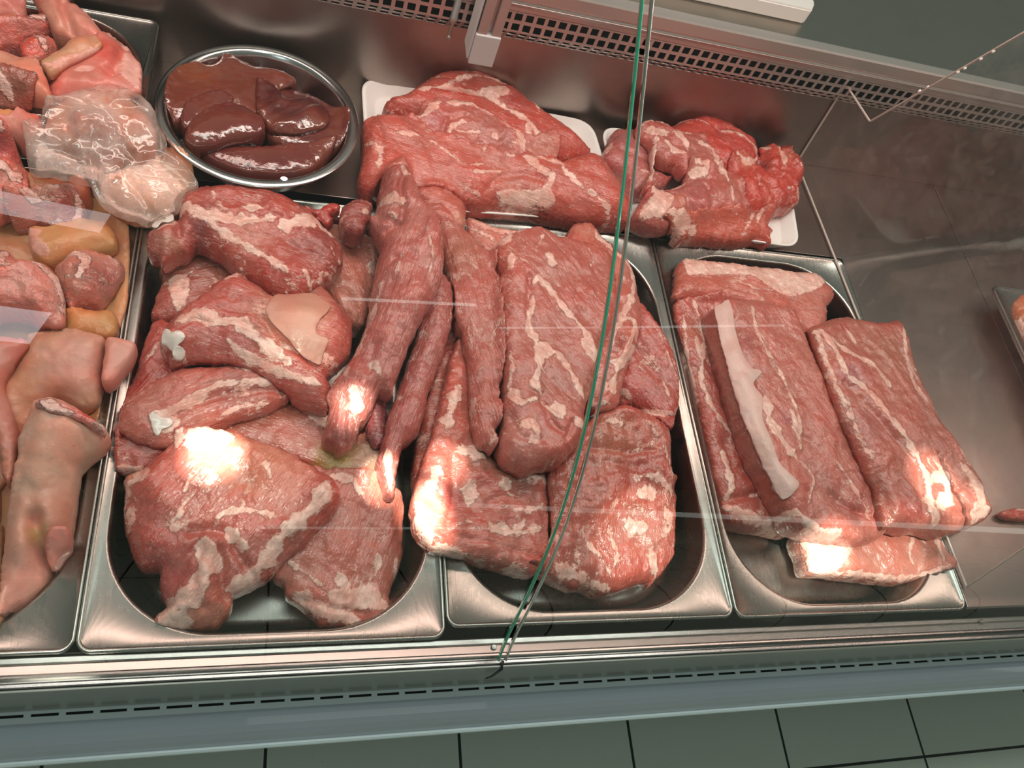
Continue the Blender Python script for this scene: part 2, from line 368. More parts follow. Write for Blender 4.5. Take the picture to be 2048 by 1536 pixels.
# slim round bar with a ring end, left of the post
br_ = thing('hanging_pin', 'thin round metal pin with ring end left of the aluminium post', 'metal pin', (.33, .70, .12))
p1 = atY(898, 74, .705); p0 = atY(905, 0, .705)
def tube(name, pts, r, mat, parent=None, n=12):
    rings = []
    P = [np.array(p, float) for p in pts]
    rr = r if isinstance(r, (list, tuple)) else [r] * len(P)
    for i, p in enumerate(P):
        t = P[min(i + 1, len(P) - 1)] - P[max(i - 1, 0)]; t /= np.linalg.norm(t)
        u = np.cross(t, (0, 0, 1.) if abs(t[2]) < .9 else (1., 0, 0)); u /= np.linalg.norm(u); v = np.cross(t, u)
        rings.append([p + rr[i] * (math.cos(2 * math.pi * k / n) * u + math.sin(2 * math.pi * k / n) * v) for k in range(n)])
    vs = [q for r_ in rings for q in r_]; fs = []
    for i in range(len(rings) - 1):
        for k in range(n): a = i * n + k; b = i * n + (k + 1) % n; fs.append((a, b, b + n, a + n))
    fs += [tuple(range(n))[::-1], tuple(range((len(rings) - 1) * n, len(rings) * n))]
    return mesh(name, vs, fs, mat, parent, True)
zt = .50
tube('pin_shaft', [(p1[0], .705, p1[2] + .003), (p1[0], .705, p1[2] + .024), (p1[0], .705, p1[2] + .025), (p1[0], .705, p1[2] + .030), (p1[0], .705, p1[2] + .031), (p1[0], .705, zt)], [.0022, .0022, .0055, .0055, .0045, .0045], M_alu, br_)
tube('pin_tip', [(p1[0], .705, p1[2] - .003), (p1[0], .705, p1[2]), (p1[0], .705, p1[2] + .003)], [.0015, .0033, .002], M_alu, br_)

# white block lying on the worktop
q0 = at(1605, 49, .2197); q1 = at(1180, -42, .2197); q2 = at(1620, 24, .2197)
blk = thing('white_block', 'long white plastic block lying on the back worktop', 'plastic block', tuple(q0))
d1 = q1 - q0; d1 /= np.linalg.norm(d1[:2]); nn = np.array((-d1[1], d1[0], 0));
if nn[1] < 0: nn = -nn
top = .2197 + .022
base = [q0, q0 + d1 * .55, q0 + d1 * .55 + nn * .13, q0 + nn * .13 + np.array((.0, 0, 0)), q0 + nn * .02 - d1 * .012]
bm = bmesh.new(); vb = [bm.verts.new((p[0], p[1], .2198)) for p in base]; f = bm.faces.new(vb)
r = bmesh.ops.extrude_face_region(bm, geom=[f]); 
for v in r['geom']:
    if isinstance(v, bmesh.types.BMVert): v.co.z = top
bmesh.ops.recalc_face_normals(bm, faces=bm.faces[:]); bmesh.ops.bevel(bm, geom=bm.edges[:], offset=.002, segments=2, affect='EDGES')
me = bpy.data.meshes.new('block_body'); bm.to_mesh(me); bm.free(); link('block_body', me, M_plast, blk, False)

# ---- curved glass front: two panes, side by side, following one arc
GL = [(-.0287, -.012), (-.0265, 0.01), (-.0155, .035), (-.001, .073), (.017, .122), (.034, .170), (.055, .227), (.078, .262), (.103, .294), (.147, .337), (.200, .380), (.254, .425), (.310, .467), (.365, .505), (.430, .545), (.500, .582)]
def spline(P, n):
    P = np.array(P, float); t = np.r_[0, np.cumsum(np.linalg.norm(np.diff(P, axis=0), axis=1))]; u = np.linspace(0, t[-1], n)
    # smooth the traced points with a low-order fit
    return np.c_[np.polyval(np.polyfit(t, P[:, 0], 5), u), np.polyval(np.polyfit(t, P[:, 1], 5), u)]
arc = spline(GL, 60)
def edge_mat(nm='green glass edge', c=(.05, .55, .33)):
    m, nt, b = newmat(nm); b.inputs['Base Color'].default_value = (*c, 1); b.inputs['Roughness'].default_value = .12
    b.inputs['Transmission Weight'].default_value = .35; b.inputs['Coat Weight'].default_value = .8
    return m
M_edge = edge_mat(); M_edge2 = edge_mat('grey green glass edge', (.30, .36, .29))
def pane(name, x0, x1, label, grp=None):
    t = thing(name, label, 'glass pane', (0.5 * (x0 + x1), -.028, -.01), grp)
    n = len(arc); nx = 2
    T = np.gradient(arc, axis=0); N = np.c_[-T[:, 1], T[:, 0]]; N /= np.linalg.norm(N, axis=1)[:, None]
    A = arc; B = arc + N * .005
    vs = [(x, q[0], q[1]) for x in (x0, x1) for q in A]; fs = [(k, k + 1, n + k + 1, n + k) for k in range(n - 1)]
    mesh('glass_sheet', vs, fs, M_glass, t, True)
    ew = .0012
    for xe, sgn in ((x0, 1), (x1, -1)):       # ground edge, the full 5 mm thickness
        if xe < -.9 or xe > 2.2: continue
        vs = [(x, q[0], q[1]) for x in (xe, xe + sgn * ew) for C_ in (A, B) for q in C_]
        fs = []
        for k in range(n - 1):
            fs += [(k, k + 1, n + k + 1, n + k), (2 * n + k, 3 * n + k, 3 * n + k + 1, 2 * n + k + 1), (k, 2 * n + k, 2 * n + k + 1, k + 1), (n + k, n + k + 1, 3 * n + k + 1, 3 * n + k)]
        mesh('glass_edge', vs, fs, M_edge if sgn < 0 else M_edge2, t, True)
XS = .3785
pane('curved_glass', X0, XS, 'curved glass pane over the left pans, left of the green-edged joint')
pane('curved_glass', XS + .0062, X1, 'curved glass pane over the right-hand pans, right of the green-edged joint')
# little clip at the foot of the joint
cl = tube('joint_clip', [(XS + .0026, -.0335, .0006), (XS + .0022, -.040, -.004), (XS - .001, -.0425, -.030), (XS - .004, -.0425, -.042)], [.0016, .0014, .0012, .0008], M_dark)
tag(cl, 'thin dark clip hanging at the foot of the joint between the curved glass panes', 'clip')

# ---- clear divider standing right of the loin pan
M_acr = clear('clear acrylic', (.965, .97, .965), 1.49, .04, haze=.10, hazecol=(.75, .68, .64), fres=.8, add=.01)
M_drop = plain('water drop', (.92, .90, .88), .08, coat=1)
M_acre = plain('acrylic edge', (.66, .55, .50), .3, coat=.5)
def DXf(y, z): return .985 - .0455 * (y - .026) - .149 * z
def atD(px, py):
    d = ray(px, py); k = np.array((1, .0455, .149)); t = (.985 + .0455 * .026 - k @ _C) / (k @ d); return (_C + d * t)[1:]
dA = atD(1690, 165); dN = atD(1740, 243); dT = atD(2048, 65); dB = atD(2048, 1095)
py_ = [(.026, .0030), (.7215, .0030), (.7215, float(dA[1])), (float(min(dN[0], .70)), float(dN[1])), (float(dT[0]), float(dT[1])), (.50, .48), (.43, .52), (.30, .438), (.18, .335), (.125, .275), (.085, .195), (float(dB[0]), float(dB[1]))]
print('DIV', [tuple(round(float(v), 3) for v in q) for q in (dA, dN, dT, dB)])
dv = thing('clear_divider', 'clear acrylic divider standing on the steel deck right of the loin pan', 'divider', (.97, .37, 0))
n = len(py_)
mesh('divider_sheet', [(DXf(y, z), y, z) for y, z in py_], [tuple(range(n))], M_acr, dv)
def ribbon(pts, w, t, name, mat, parent, closed=True):
    """square-section strip running along the sheet's rim"""
    P = [np.array((DXf(y, z), y, z)) for y, z in pts]; bm = bmesh.new(); m = len(P)
    rng = range(m) if closed else range(m - 1)
    for k in rng:
        a, b = P[k], P[(k + 1) % m]; d = b - a; L = np.linalg.norm(d); d /= L
        nrm = np.array((0, -d[2], d[1]))
        vs = []
        for q in (a - d * 0, b + d * 0):
            for sx, sn in ((-1, -1), (1, -1), (1, 1), (-1, 1)):
                vs.append(bm.verts.new(q + np.array((sx * t / 2, 0, 0)) + nrm * sn * w / 2))
        for f in ((0, 1, 2, 3), (7, 6, 5, 4), (0, 4, 5, 1), (1, 5, 6, 2), (2, 6, 7, 3), (3, 7, 4, 0)): bm.faces.new([vs[i] for i in f])
    me = bpy.data.meshes.new(name); bmesh.ops.recalc_face_normals(bm, faces=bm.faces[:]); bm.to_mesh(me); bm.free()
    return link(name, me, mat, parent, False)
ribbon(py_, .0014, .003, 'divider_rim', M_acre, dv)
for px, py in ((1840, 181), (1857, 173), (1917, 143), (1931, 135), (1963, 116), (1988, 101)):     # water drops hanging on the top rim
    q = atD(px, py); bm = bmesh.new(); bmesh.ops.create_icosphere(bm, subdivisions=2, radius=.0019, matrix=Matrix.Translation((DXf(*q), q[0], q[1] - .001)) @ Matrix.Diagonal((1, 1, 1.25, 1)))
    me = bpy.data.meshes.new('water_drop'); bm.to_mesh(me); bm.free(); link('water_drop', me, M_drop, dv)

# ---- gastronorm pans
BEAD = .0016
def pan(x0, x1, y0, y1, z, label, r=.10, mx=.0125, my=.0125, my1=.020, depth=.062, ro=.013, name='steel_pan', group='full-size steel pans in the front row', mat=None):
    rings = []
    def R_(i, zz, rr, ex=0): rings.append([(x, y, z + zz) for x, y in rrect(x0 + i, y0 + i, x1 - i, y1 - i, max(rr, .002))])
    R_(.0012, -.006, ro - .001); R_(.0002, -.0045, ro); R_(0, -.001, ro); R_(.0008, .0008, ro - .0008); R_(.0022, BEAD, ro - .002); R_(.0036, .0006, ro - .003); R_(.0046, -.0006, ro - .004)
    def O_(i, zz, rr):
        rings.append([(x, y, z + zz) for x, y in rrect(x0 + mx + i, y0 + my + i, x1 - mx - i, y1 - my1 - i, rr)])
    O_(-.0018, -.0006, r + .001); O_(-.0002, -.0012, r); O_(.0012, -.003, r); O_(.0018, -.007, r - .001)
    for t in (.25, .5, .75): O_(.0018 + .010 * t, -.007 - (depth - .02) * t, r - .004 * t)
    for k in range(1, 7):
        a = math.radians(15 * k); O_(.0118 + .014 * (1 - math.cos(a)), -(depth - .014) - .014 * math.sin(a), r - .006 - .014 * (1 - math.cos(a)))
    O_(.05, -depth, r - .05 + .004); O_(.10, -depth - .0002, .02)
    o = loft(name, rings, mat or M_pan); tag(o, label, 'pan', group); return o
PANS = [(-.324, .001, -.0090, .5215, 0, 'steel pan of trotters at the left end of the front row'),
        (.001, .326, -.0100, .5205, .0006, 'steel pan of shoulder and shank cuts, second from the left in the front row'),
        (.3265, .6515, 0, .5305, .0003, 'steel pan under the green-edged glass joint, holding tenderloins, loin slab and ribs'),
        (.6520, .9770, -.0015, .5290, .0006, 'rightmost steel pan of the front row, holding pale-fatted loins')]
for x0, x1, y0, y1, z, lab in PANS: pan(x0, x1, y0, y1, z, lab)
ptl = at(318, 36, .066)
BPX1 = float(ptl[0]) + .003; BPY1 = float(min(ptl[1], .716))
pan(BPX1 - .325, BPX1, .5345, BPY1 + .0, .066, 'raised steel pan of pale trotters in the back left corner', r=.085, group='smaller pans', my1=.012)

# foam trays
def foam_tray(c, label, z=.0005, h=.022):
    """c: four floor corners back-left, back-right, front-right, front-left"""
    c = [np.array(p) for p in c]; cen = sum(c) / 4; rings = []
    def ringp(s, zz, rr):
        pts = []; q = [cen + (p - cen) * s for p in c]
        for i in range(4):
            p, a, b = q[i], q[i - 1], q[(i + 1) % 4]
            da = (a - p) / np.linalg.norm(a - p) * rr; db = (b - p) / np.linalg.norm(b - p) * rr
            for k in range(9):
                t = k / 8; pts.append(tuple((1 - t) ** 2 * (p + da) + 2 * t * (1 - t) * p + t * t * (p + db))[:2] + (zz,))
        return pts
    for s, zz, rr in ((.86, z, .03), (.90, z + .001, .03), (.985, z + h - .003, .03), (1.0, z + h - .002, .03), (1.0, z + h, .03), (.985, z + h + .0006, .028), (.965, z + h - .001, .028), (.90, z + .006, .025), (.88, z + .0045, .025), (.5, z + .0045, .01)):
        rings.append(ringp(s, zz, rr))
    n = len(rings[0]); vs = [p for r in rings for p in r]; fs = []
    for i in range(len(rings) - 1):
        for k in range(n): a = i * n + k; b = i * n + (k + 1) % n; fs.append((a, b, b + n, a + n))
    fs.append(tuple(range((len(rings) - 1) * n, len(rings) * n))); fs.append(tuple(range(n))[::-1])
    o = mesh('foam_tray', vs, fs, M_foam, None, True); return tag(o, label, 'foam tray', 'white foam trays on the deck')
TZ = .0225
T1c = [at(722, 153, TZ), at(1184, 243, TZ), at(1240, 455, .012), at(735, 420, .012)]
for p in T1c: p[2] = 0
foam_tray(T1c, 'large white foam tray beside the bowl, under the big red ham cuts')
T2c = [at(1201, 250, TZ), at(1572, 318, TZ), at(1601, 496, TZ), at(1236, 452, .012)]
for p in T2c: p[2] = 0
foam_tray(T2c, 'smaller white foam tray under the ragged red trimmings, nearest the divider')

# steel bowl of liver
bl = [at(308, 200, .062), at(718, 240, .062), at(545, 90, .062), at(480, 372, .062)]
BR = float(np.linalg.norm(bl[1] - bl[0]) / 2); BC = (bl[0] + bl[1]) / 2
yc = float((bl[2][1] + bl[3][1]) / 2); BR = min(BR, .5 * float(bl[2][1] - bl[3][1]) + .004); BC = np.array((BC[0], min(yc, WY - BR - .003), 0))
def bowl():
    prof = [(0, .0008), (.062, .0008), (.070, .0025), (.086, .018), (BR - .016, .052), (BR - .0125, .0600), (BR - .008, .0622), (BR - .001, .0612), (BR, .060), (BR - .0005, .0592),
            (BR - .006, .0602), (BR - .0115, .0585), (BR - .0145, .0515), (.087, .0165), (.0, .0)]
    prof = [(0, .0022), (.060, .0022), (.069, .004), (.078, .0105), (.092, .028), (BR - .0145, .0535), (BR - .0125, .0600), (BR - .010, .0618), (BR - .006, .0622), (BR - .001, .0612), (BR, .060), (BR - .0006, .0592), (BR - .006, .0602), (BR - .0105, .0595), (BR - .0128, .0535), (.0935, .027), (.079, .009), (.0695, .0022), (.061, .0004), (0, .0004)]
    n = 96; vs = []; fs = []
    for r, z in prof: vs += [(BC[0] + r * math.cos(2 * math.pi * k / n), BC[1] + r * math.sin(2 * math.pi * k / n), z) for k in range(n)]
    for i in range(len(prof) - 1):
        for k in range(n): a = i * n + k; b = i * n + (k + 1) % n; fs.append((a, b, b + n, a + n))
    o = mesh('steel_bowl', vs, fs, M_bowl, None, True); return tag(o, 'round polished steel bowl full of dark liver on the back deck', 'bowl')
bowl()
print('BOWL', BC, BR, 'BP', BPX1, BPY1)

# ---------------------------------------------------------------- meat: every cut is one closed body lying on what is below it
GX0, GY0, GS = -.40, -.06, .003
H = np.full((int(.83 / GS), int(2.0 / GS)), 0.0)
gx = GX0 + GS * np.arange(H.shape[1]); gy = GY0 + GS * np.arange(H.shape[0]); GXX, GYY = np.meshgrid(gx, gy)
def rr_sdf(x, y, x0, y0, x1, y1, r):
    qx = np.abs(x - (x0 + x1) / 2) - (x1 - x0) / 2 + r; qy = np.abs(y - (y0 + y1) / 2) - (y1 - y0) / 2 + r
    return -(np.minimum(np.maximum(qx, qy), 0) + np.hypot(np.maximum(qx, 0), np.maximum(qy, 0)) - r)    # positive inside
def pan_floor(x0, x1, y0, y1, z, r=.10, my1=.02, depth=.062):
    d = rr_sdf(GXX, GYY, x0 + .0125, y0 + .0125, x1 - .0125, y1 - my1, r)
    inr = (GXX > x0) & (GXX < x1) & (GYY > y0) & (GYY < y1)
    H[inr] = z + .001
    prof = np.interp(d, [0, .002, .012, .015, .020, .027, .2], [0, -.006, -.048, -.054, -.0585, -.0608, -.061])
    H[d > 0] = (z + prof)[d > 0]
H[GYY < -.004] = -.02
for p in PANS: pan_floor(*p[:5])
pan_floor(BPX1 - .325, BPX1, .5345, BPY1, .066, .085, .012)
rb = np.hypot(GXX - BC[0], GYY - BC[1])
mb = rb < BR; H[mb] = np.interp(rb[mb], [0, .06, .069, .078, .092, BR - .0145, BR - .012, BR], [.003, .003, .0047, .0113, .029, .0545, .062, .062])
for c in (T1c, T2c):
    P = np.array(c)[:, :2]; ins = np.ones(H.shape, bool)
    for i in range(4):
        a, b = P[i], P[(i + 1) % 4]; ins &= ((b[0] - a[0]) * (GYY - a[1]) - (b[1] - a[1]) * (GXX - a[0])) <= 0
    H[ins & (GYY > .535)] = .0056
def sampleH(x, y):
    fx = np.clip((x - GX0) / GS, 0, H.shape[1] - 1.001); fy = np.clip((y - GY0) / GS, 0, H.shape[0] - 1.001)
    i = fx.astype(int); j = fy.astype(int); u = fx - i; v = fy - j
    return H[j, i] * (1 - u) * (1 - v) + H[j, i + 1] * u * (1 - v) + H[j + 1, i] * (1 - u) * v + H[j + 1, i + 1] * u * v
def seg_dist(P, A, B):
    d = B - A; L = (d ** 2).sum(1); L[L < 1e-14] = 1e-14
    out = np.empty(len(P))
    for s in range(0, len(P), 4000):
        q = P[s:s + 4000, None] - A[None]; t = np.clip((q * d).sum(2) / L, 0, 1)
        out[s:s + 4000] = np.sqrt(((q - t[..., None] * d) ** 2).sum(2).min(1))
    return out
def inside(P, Q):
    c = np.zeros(len(P), bool); n = len(Q)
    for i in range(n):
        a, b = Q[i], Q[(i + 1) % n]
        m = ((a[1] > P[:, 1]) != (b[1] > P[:, 1]))
        with np.errstate(divide='ignore', invalid='ignore'):
            xx = (b[0] - a[0]) * (P[:, 1] - a[1]) / (b[1] - a[1] + 1e-18) + a[0]
        c ^= m & (P[:, 0] < xx)
    return c
def catmull(P, closed=True, step=.0025):
    P = np.array(P, float); n = len(P); out = []
    for i in range(n if closed else n - 1):
        if closed: p0, p1, p2, p3 = P[i - 1], P[i], P[(i + 1) % n], P[(i + 2) % n]
        else: p0, p1, p2, p3 = P[max(i - 1, 0)], P[i], P[i + 1], P[min(i + 2, n - 1)]
        m = max(1, int(np.linalg.norm(p2 - p1) / step))
        for k in range(m):
            t = k / m; t2 = t * t; t3 = t2 * t
            # tension .35: keeps traced corners
            m1 = (p2 - p0) * .38; m2 = (p3 - p1) * .38
            out.append((2 * t3 - 3 * t2 + 1) * p1 + (t3 - 2 * t2 + t) * m1 + (-2 * t3 + 3 * t2) * p2 + (t3 - t2) * m2)
    if not closed: out.append(P[-1])
    return np.array(out)
def plane_of(z):
    if isinstance(z, (int, float)): return (z, 0., 0.)
    ax = [at(px, py, zz) for px, py, zz in z]
    A = np.array([[1, p[0], p[1]] for p in ax]); bb = np.array([zz for _, _, zz in z])
    if len(z) == 2:   # slope only along the line joining the two points
        d = ax[1][:2] - ax[0][:2]; L = (d ** 2).sum(); g = (bb[1] - bb[0]) / L * d
        return (bb[0] - g @ ax[0][:2], g[0], g[1])
    s = np.linalg.lstsq(A, bb, rcond=None)[0]; return tuple(s)
def nz(P, s, seed, oct=3):
    o = Vector((seed * 7.31, seed * 3.17, seed * 1.93)); return np.array([noise.fractal(Vector((x * s, y * s, 0)) + o, 1.0, 2.0, oct) for x, y in P])
SEED = [0]; FLATFAT = []; LEANM = []
def cut(name, out, z, T, mat, col, label=None, cat='meat', group=None, B=.03, r=None, fat=(), zones=(), bumps=(), grooves=(), fib=0, wob=.0010, rag=.0007, ridge=.0, col2=None,
        parent=None, s=.0026, minth=.004, p=2.5, maxlift=.05, raise_=True, smooth=4, stamp=True, fatw=.80, seam=1.0):
    SEED[0] += 1; sd = SEED[0]
    pl = plane_of(z); Q = np.array([atP(q[0], q[1], pl)[:2] for q in out]); Q = catmull(Q)
    if rag:
        T_ = np.roll(Q, -1, 0) - np.roll(Q, 1, 0); N_ = np.c_[-T_[:, 1], T_[:, 0]]; N_ /= np.linalg.norm(N_, axis=1)[:, None] + 1e-9
        Q = Q + N_ * (nz(Q, 95, sd, 3) * rag * 2.2)[:, None]
    n = len(Q); A = Q; Bq = np.roll(Q, -1, 0)
    area2 = (A[:, 0] * Bq[:, 1] - A[:, 1] * Bq[:, 0]).sum()
    if area2 < 0: Q = Q[::-1].copy(); A = Q; Bq = np.roll(Q, -1, 0)
    mn, mx_ = Q.min(0), Q.max(0)
    xs = np.arange(mn[0], mx_[0], s); ys = np.arange(mn[1], mx_[1], s * .87); G = []
    for j, y in enumerate(ys): G += [(x + (s / 2 if j % 2 else 0), y) for x in xs]
    G = np.array(G); rnd = np.random.RandomState(sd); G += rnd.uniform(-.12, .12, G.shape) * s
    G = G[inside(G, Q)]; dG = seg_dist(G, A, Bq)
    dmax = dG.max() if len(dG) else .01
    if r is None: r = min(dmax, max(T * 1.1, .012))
    r = min(r, dmax * 1.02)
    rings = []
    T_ = np.roll(Q, -1, 0) - np.roll(Q, 1, 0); N_ = np.c_[-T_[:, 1], T_[:, 0]]; N_ /= np.linalg.norm(N_, axis=1)[:, None] + 1e-9
    for o in (.0006, .0017):
        R_ = Q + N_ * o; R_ = R_[inside(R_, Q)]; dd = seg_dist(R_, A, Bq); rings.append(R_[dd > o * .93])
    G = G[dG > .0028]
    pts = np.vstack([Q] + rings + [G])
    res = geometry.delaunay_2d_cdt([Vector(q) for q in pts], [(i, (i + 1) % n) for i in range(n)], [], 1, 1e-7)
    V = np.array([tuple(v) for v in res[0]]); F = [tuple(f) for f in res[2] if len(f) == 3]
    F = np.array(F); d = seg_dist(V, A, Bq); d[d < 2e-6] = 0
    # drop orientation differences
    a_, b_, c_ = V[F[:, 0]], V[F[:, 1]], V[F[:, 2]]
    cr = (b_[:, 0] - a_[:, 0]) * (c_[:, 1] - a_[:, 1]) - (b_[:, 1] - a_[:, 1]) * (c_[:, 0] - a_[:, 0]); F[cr < 0] = F[cr < 0][:, ::-1]
    u = np.clip(d / r, 0, 1); prof = (1 - (1 - u) ** p) ** (1 / p)
    plz = pl[0] + pl[1] * V[:, 0] + pl[2] * V[:, 1]
    h = T * prof
    Ef = np.vstack([F[:, [0, 1]], F[:, [1, 2]], F[:, [2, 0]]])
    def lap(x, it, lock=None):
        for _ in range(it):
            sm = np.zeros(len(x)); ct = np.zeros(len(x))
            np.add.at(sm, Ef[:, 0], x[Ef[:, 1]]); np.add.at(ct, Ef[:, 0], 1); np.add.at(sm, Ef[:, 1], x[Ef[:, 0]]); np.add.at(ct, Ef[:, 1], 1)
            y = sm / np.maximum(ct, 1); y = x + .6 * (y - x)
            if lock is not None: y[lock] = x[lock]
            x = y
        return x
    lock = d < .004
    h = lap(h, smooth * 3, lock)
    def P2(px, py): return atP(px, py, pl)[:2]
    for px, py, rad, hh in bumps:
        c = P2(px, py); h += hh * np.exp(-((V - c) ** 2).sum(1) / (rad * rad)) * np.clip(d / .006, 0, 1)
    for line, dep, wid in grooves:
        L = catmull([P2(*q[:2]) for q in line], False); dd = seg_dist(V, L[:-1], L[1:]); h -= dep * np.exp(-(dd / wid) ** 2) * np.clip(d / .003, .25, 1)
    fo = np.clip(d / .008, 0, 1); FO = fo
    n1 = nz(V, 26, sd, 2); n2 = nz(V, 90, sd + 50, 3)
    ca, sa = math.cos(math.radians(fib)), math.sin(math.radians(fib))
    U = V[:, 0] * ca + V[:, 1] * sa; W = -V[:, 0] * sa + V[:, 1] * ca
    if ridge:
        n3 = np.array([noise.fractal(Vector((a * 9, b * 60, sd * 3.3)), 1.0, 2.0, 2) for a, b in zip(U, W)]); h += ridge * n3 * fo
    h += (n1 * wob * 3.2 + n2 * wob) * fo
    seamd = None
    if seam and mat not in FLATFAT and T > .008:
        n4 = np.array([noise.fractal(Vector((a * 9, b * 34, sd * 5.1)), 1.0, 2.0, 2) for a, b in zip(U, W)])
        gate = np.clip(nz(V, 14, sd + 31, 2) * 3.2 + .18, 0, 1)
        h -= .0014 * seam * gate * np.exp(-(n4 / .07) ** 2) * fo; h += .0010 * seam * np.clip(np.abs(n4) * 2, 0, 1) * fo
        n5 = np.array([noise.noise(Vector((a * 40, b * 210, sd * 2.1))) for a, b in zip(U, W)]); h += .00025 * seam * n5 * fo
        seamd = (.0007 - np.abs(n4) * .024) * 1.0 - (1 - gate) * .004
    ztop = plz + h
    S = sampleH(V[:, 0], V[:, 1]) + .0006
    if raise_:
        need = S + minth * prof; lift = np.clip(need - ztop, 0, maxlift)
        if lift.max() > 0:
            l2 = lift.copy()
            for _ in range(6): l2 = np.maximum(lift, lap(l2, 1))
            l2 = lap(np.maximum(l2, lap(l2, 2)), 5)
            ztop = ztop + l2
    zb = plz - B * (1 - (1 - np.clip(d / (r * .8), 0, 1)) ** p) ** (1 / p)
    bd = d == 0
    zb = np.maximum(zb, S); zb = np.minimum(zb, ztop - .0008); zb[bd] = ztop[bd]
    # fat distance
    fatd = np.full(len(V), -.05)
    if seamd is not None: fatd = np.maximum(fatd, np.minimum(seamd, .0008))
    for it in fat:
        if it[0] == 'A':
            L = catmull([P2(*q[:2]) for q in it[1]]); dd = seg_dist(V, L, np.roll(L, -1, 0)); dd[~inside(V, L)] *= -1; fatd = np.maximum(fatd, dd)
        else:
            line, wid = it; L = catmull([P2(*q[:2]) for q in line], False); A_, B_ = L[:-1], L[1:]
            # distance and place along the stroke, so that its width can swell, thin out and taper
            near = np.where(((V > L.min(0) - .02) & (V < L.max(0) + .02)).all(1))[0]
            if len(near) == 0: continue
            dd = np.full(len(near), 9.); tt = np.zeros(len(near)); Vn = V[near]; m_ = len(A_)
            for k_ in range(m_):
                dv_ = B_[k_] - A_[k_]; l2_ = max((dv_ ** 2).sum(), 1e-14); t_ = np.clip(((Vn - A_[k_]) @ dv_) / l2_, 0, 1)
                e_ = np.hypot(*(Vn - A_[k_] - t_[:, None] * dv_).T); mm_ = e_ < dd; dd[mm_] = e_[mm_]; tt[mm_] = (k_ + t_[mm_]) / m_
            ph = sd * 1.7 + wid + L[0, 0] * 90; ln = m_ * .0025
            wv = .88 + .24 * np.sin(tt * ln * 190 + ph) + .16 * np.sin(tt * ln * 430 + ph * 2.3)
            tap = np.clip(np.minimum(tt, 1 - tt) * ln / .010 + .35, 0, 1) if ln > .014 else 1.
            fatd[near] = np.maximum(fatd[near], wid / 1000 * fatw * 1.12 * wv * tap - dd)
    fmask = np.clip((fatd + .001) / .002, 0, 1) * fo * np.clip(d / .002, 0, 1)
    ztop = ztop + fmask * (.0006 + .0016 * nz(V, 170, sd + 9, 2)) * (1 if mat not in FLATFAT else .3)
    zb = np.minimum(zb, ztop - .0004); zb[bd] = ztop[bd]
    col = np.array(col); c2 = np.array(col2) if col2 is not None else col * (1.12, .80, .76)
    k = np.clip(n1 * .9 + .45, 0, 1)[:, None]; C = col * (1 - k) + c2 * k
    for zo in zones:
        px, py, rad, cc, st = zo; c = P2(px, py); rad = rad / 1900.
        dist = np.sqrt(((V - c) ** 2).sum(1)) + n2 * rad * .4; w = (st * np.clip(1.35 - dist / rad, 0, 1))[:, None]; C = C * (1 - w) + np.array(cc) * w
    if mat in LEANM: C = C * (.93, .80, .78)
    # build
    nv = len(V); idx = np.full(nv, -1); nb = np.where(~bd)[0]; idx[nb] = nv + np.arange(len(nb)); idx[bd] = np.where(bd)[0]
    vs = np.vstack([np.c_[V, ztop], np.c_[V[nb], zb[nb]]]); fs = np.vstack([F, idx[F][:, ::-1]])
    # faces whose three corners are all on the rim would double
    allb = bd[F].all(1); fs = np.vstack([F, idx[F[~allb]][:, ::-1]])
    me = bpy.data.meshes.new(name); me.from_pydata(vs.tolist(), [], fs.tolist())
    full = lambda x: np.concatenate([x, x[nb]])
    at1 = me.attributes.new('Col', 'FLOAT_COLOR', 'POINT'); CC = np.c_[C, np.ones(nv)]; at1.data.foreach_set('color', np.vstack([CC, CC[nb]]).ravel().astype(np.float32))
    at2 = me.attributes.new('fat', 'FLOAT', 'POINT'); at2.data.foreach_set('value', full(fatd).astype(np.float32))
    Z_ = full(ztop) ; Z_[nv:] = zb[nb]
    at3 = me.attributes.new('fib', 'FLOAT_VECTOR', 'POINT'); at3.data.foreach_set('vector', np.c_[full(U) + sd * 1.7, full(W) + sd, Z_].ravel().astype(np.float32))
    me.update()
    o = link(name, me, mat, parent, True)
    if parent is None or label: tag(o, label, cat if parent is None else None, group)
    if stamp:
        i = np.round((V[:, 0] - GX0) / GS).astype(int); j = np.round((V[:, 1] - GY0) / GS).astype(int)
        for di in (0, 1, -1):
            for dj in (0, 1, -1):
                if di and dj: continue
                np.maximum.at(H, (np.clip(j + dj, 0, H.shape[0] - 1), np.clip(i + di, 0, H.shape[1] - 1)), ztop - (.0004 if di or dj else 0))
    return o

def applique(name, out, z, parent, mat, col, th=.0022, label=None, **k):
    """a thin part that lies on the top face of its own cut: rind, knuckle, skin"""
    k.setdefault('wob', .0004); k.setdefault('rag', .0003)
    return cut(name, out, z, 0.0, mat, col, label, None, None, parent=parent, B=.02, minth=th, s=.002, maxlift=.09, **k)

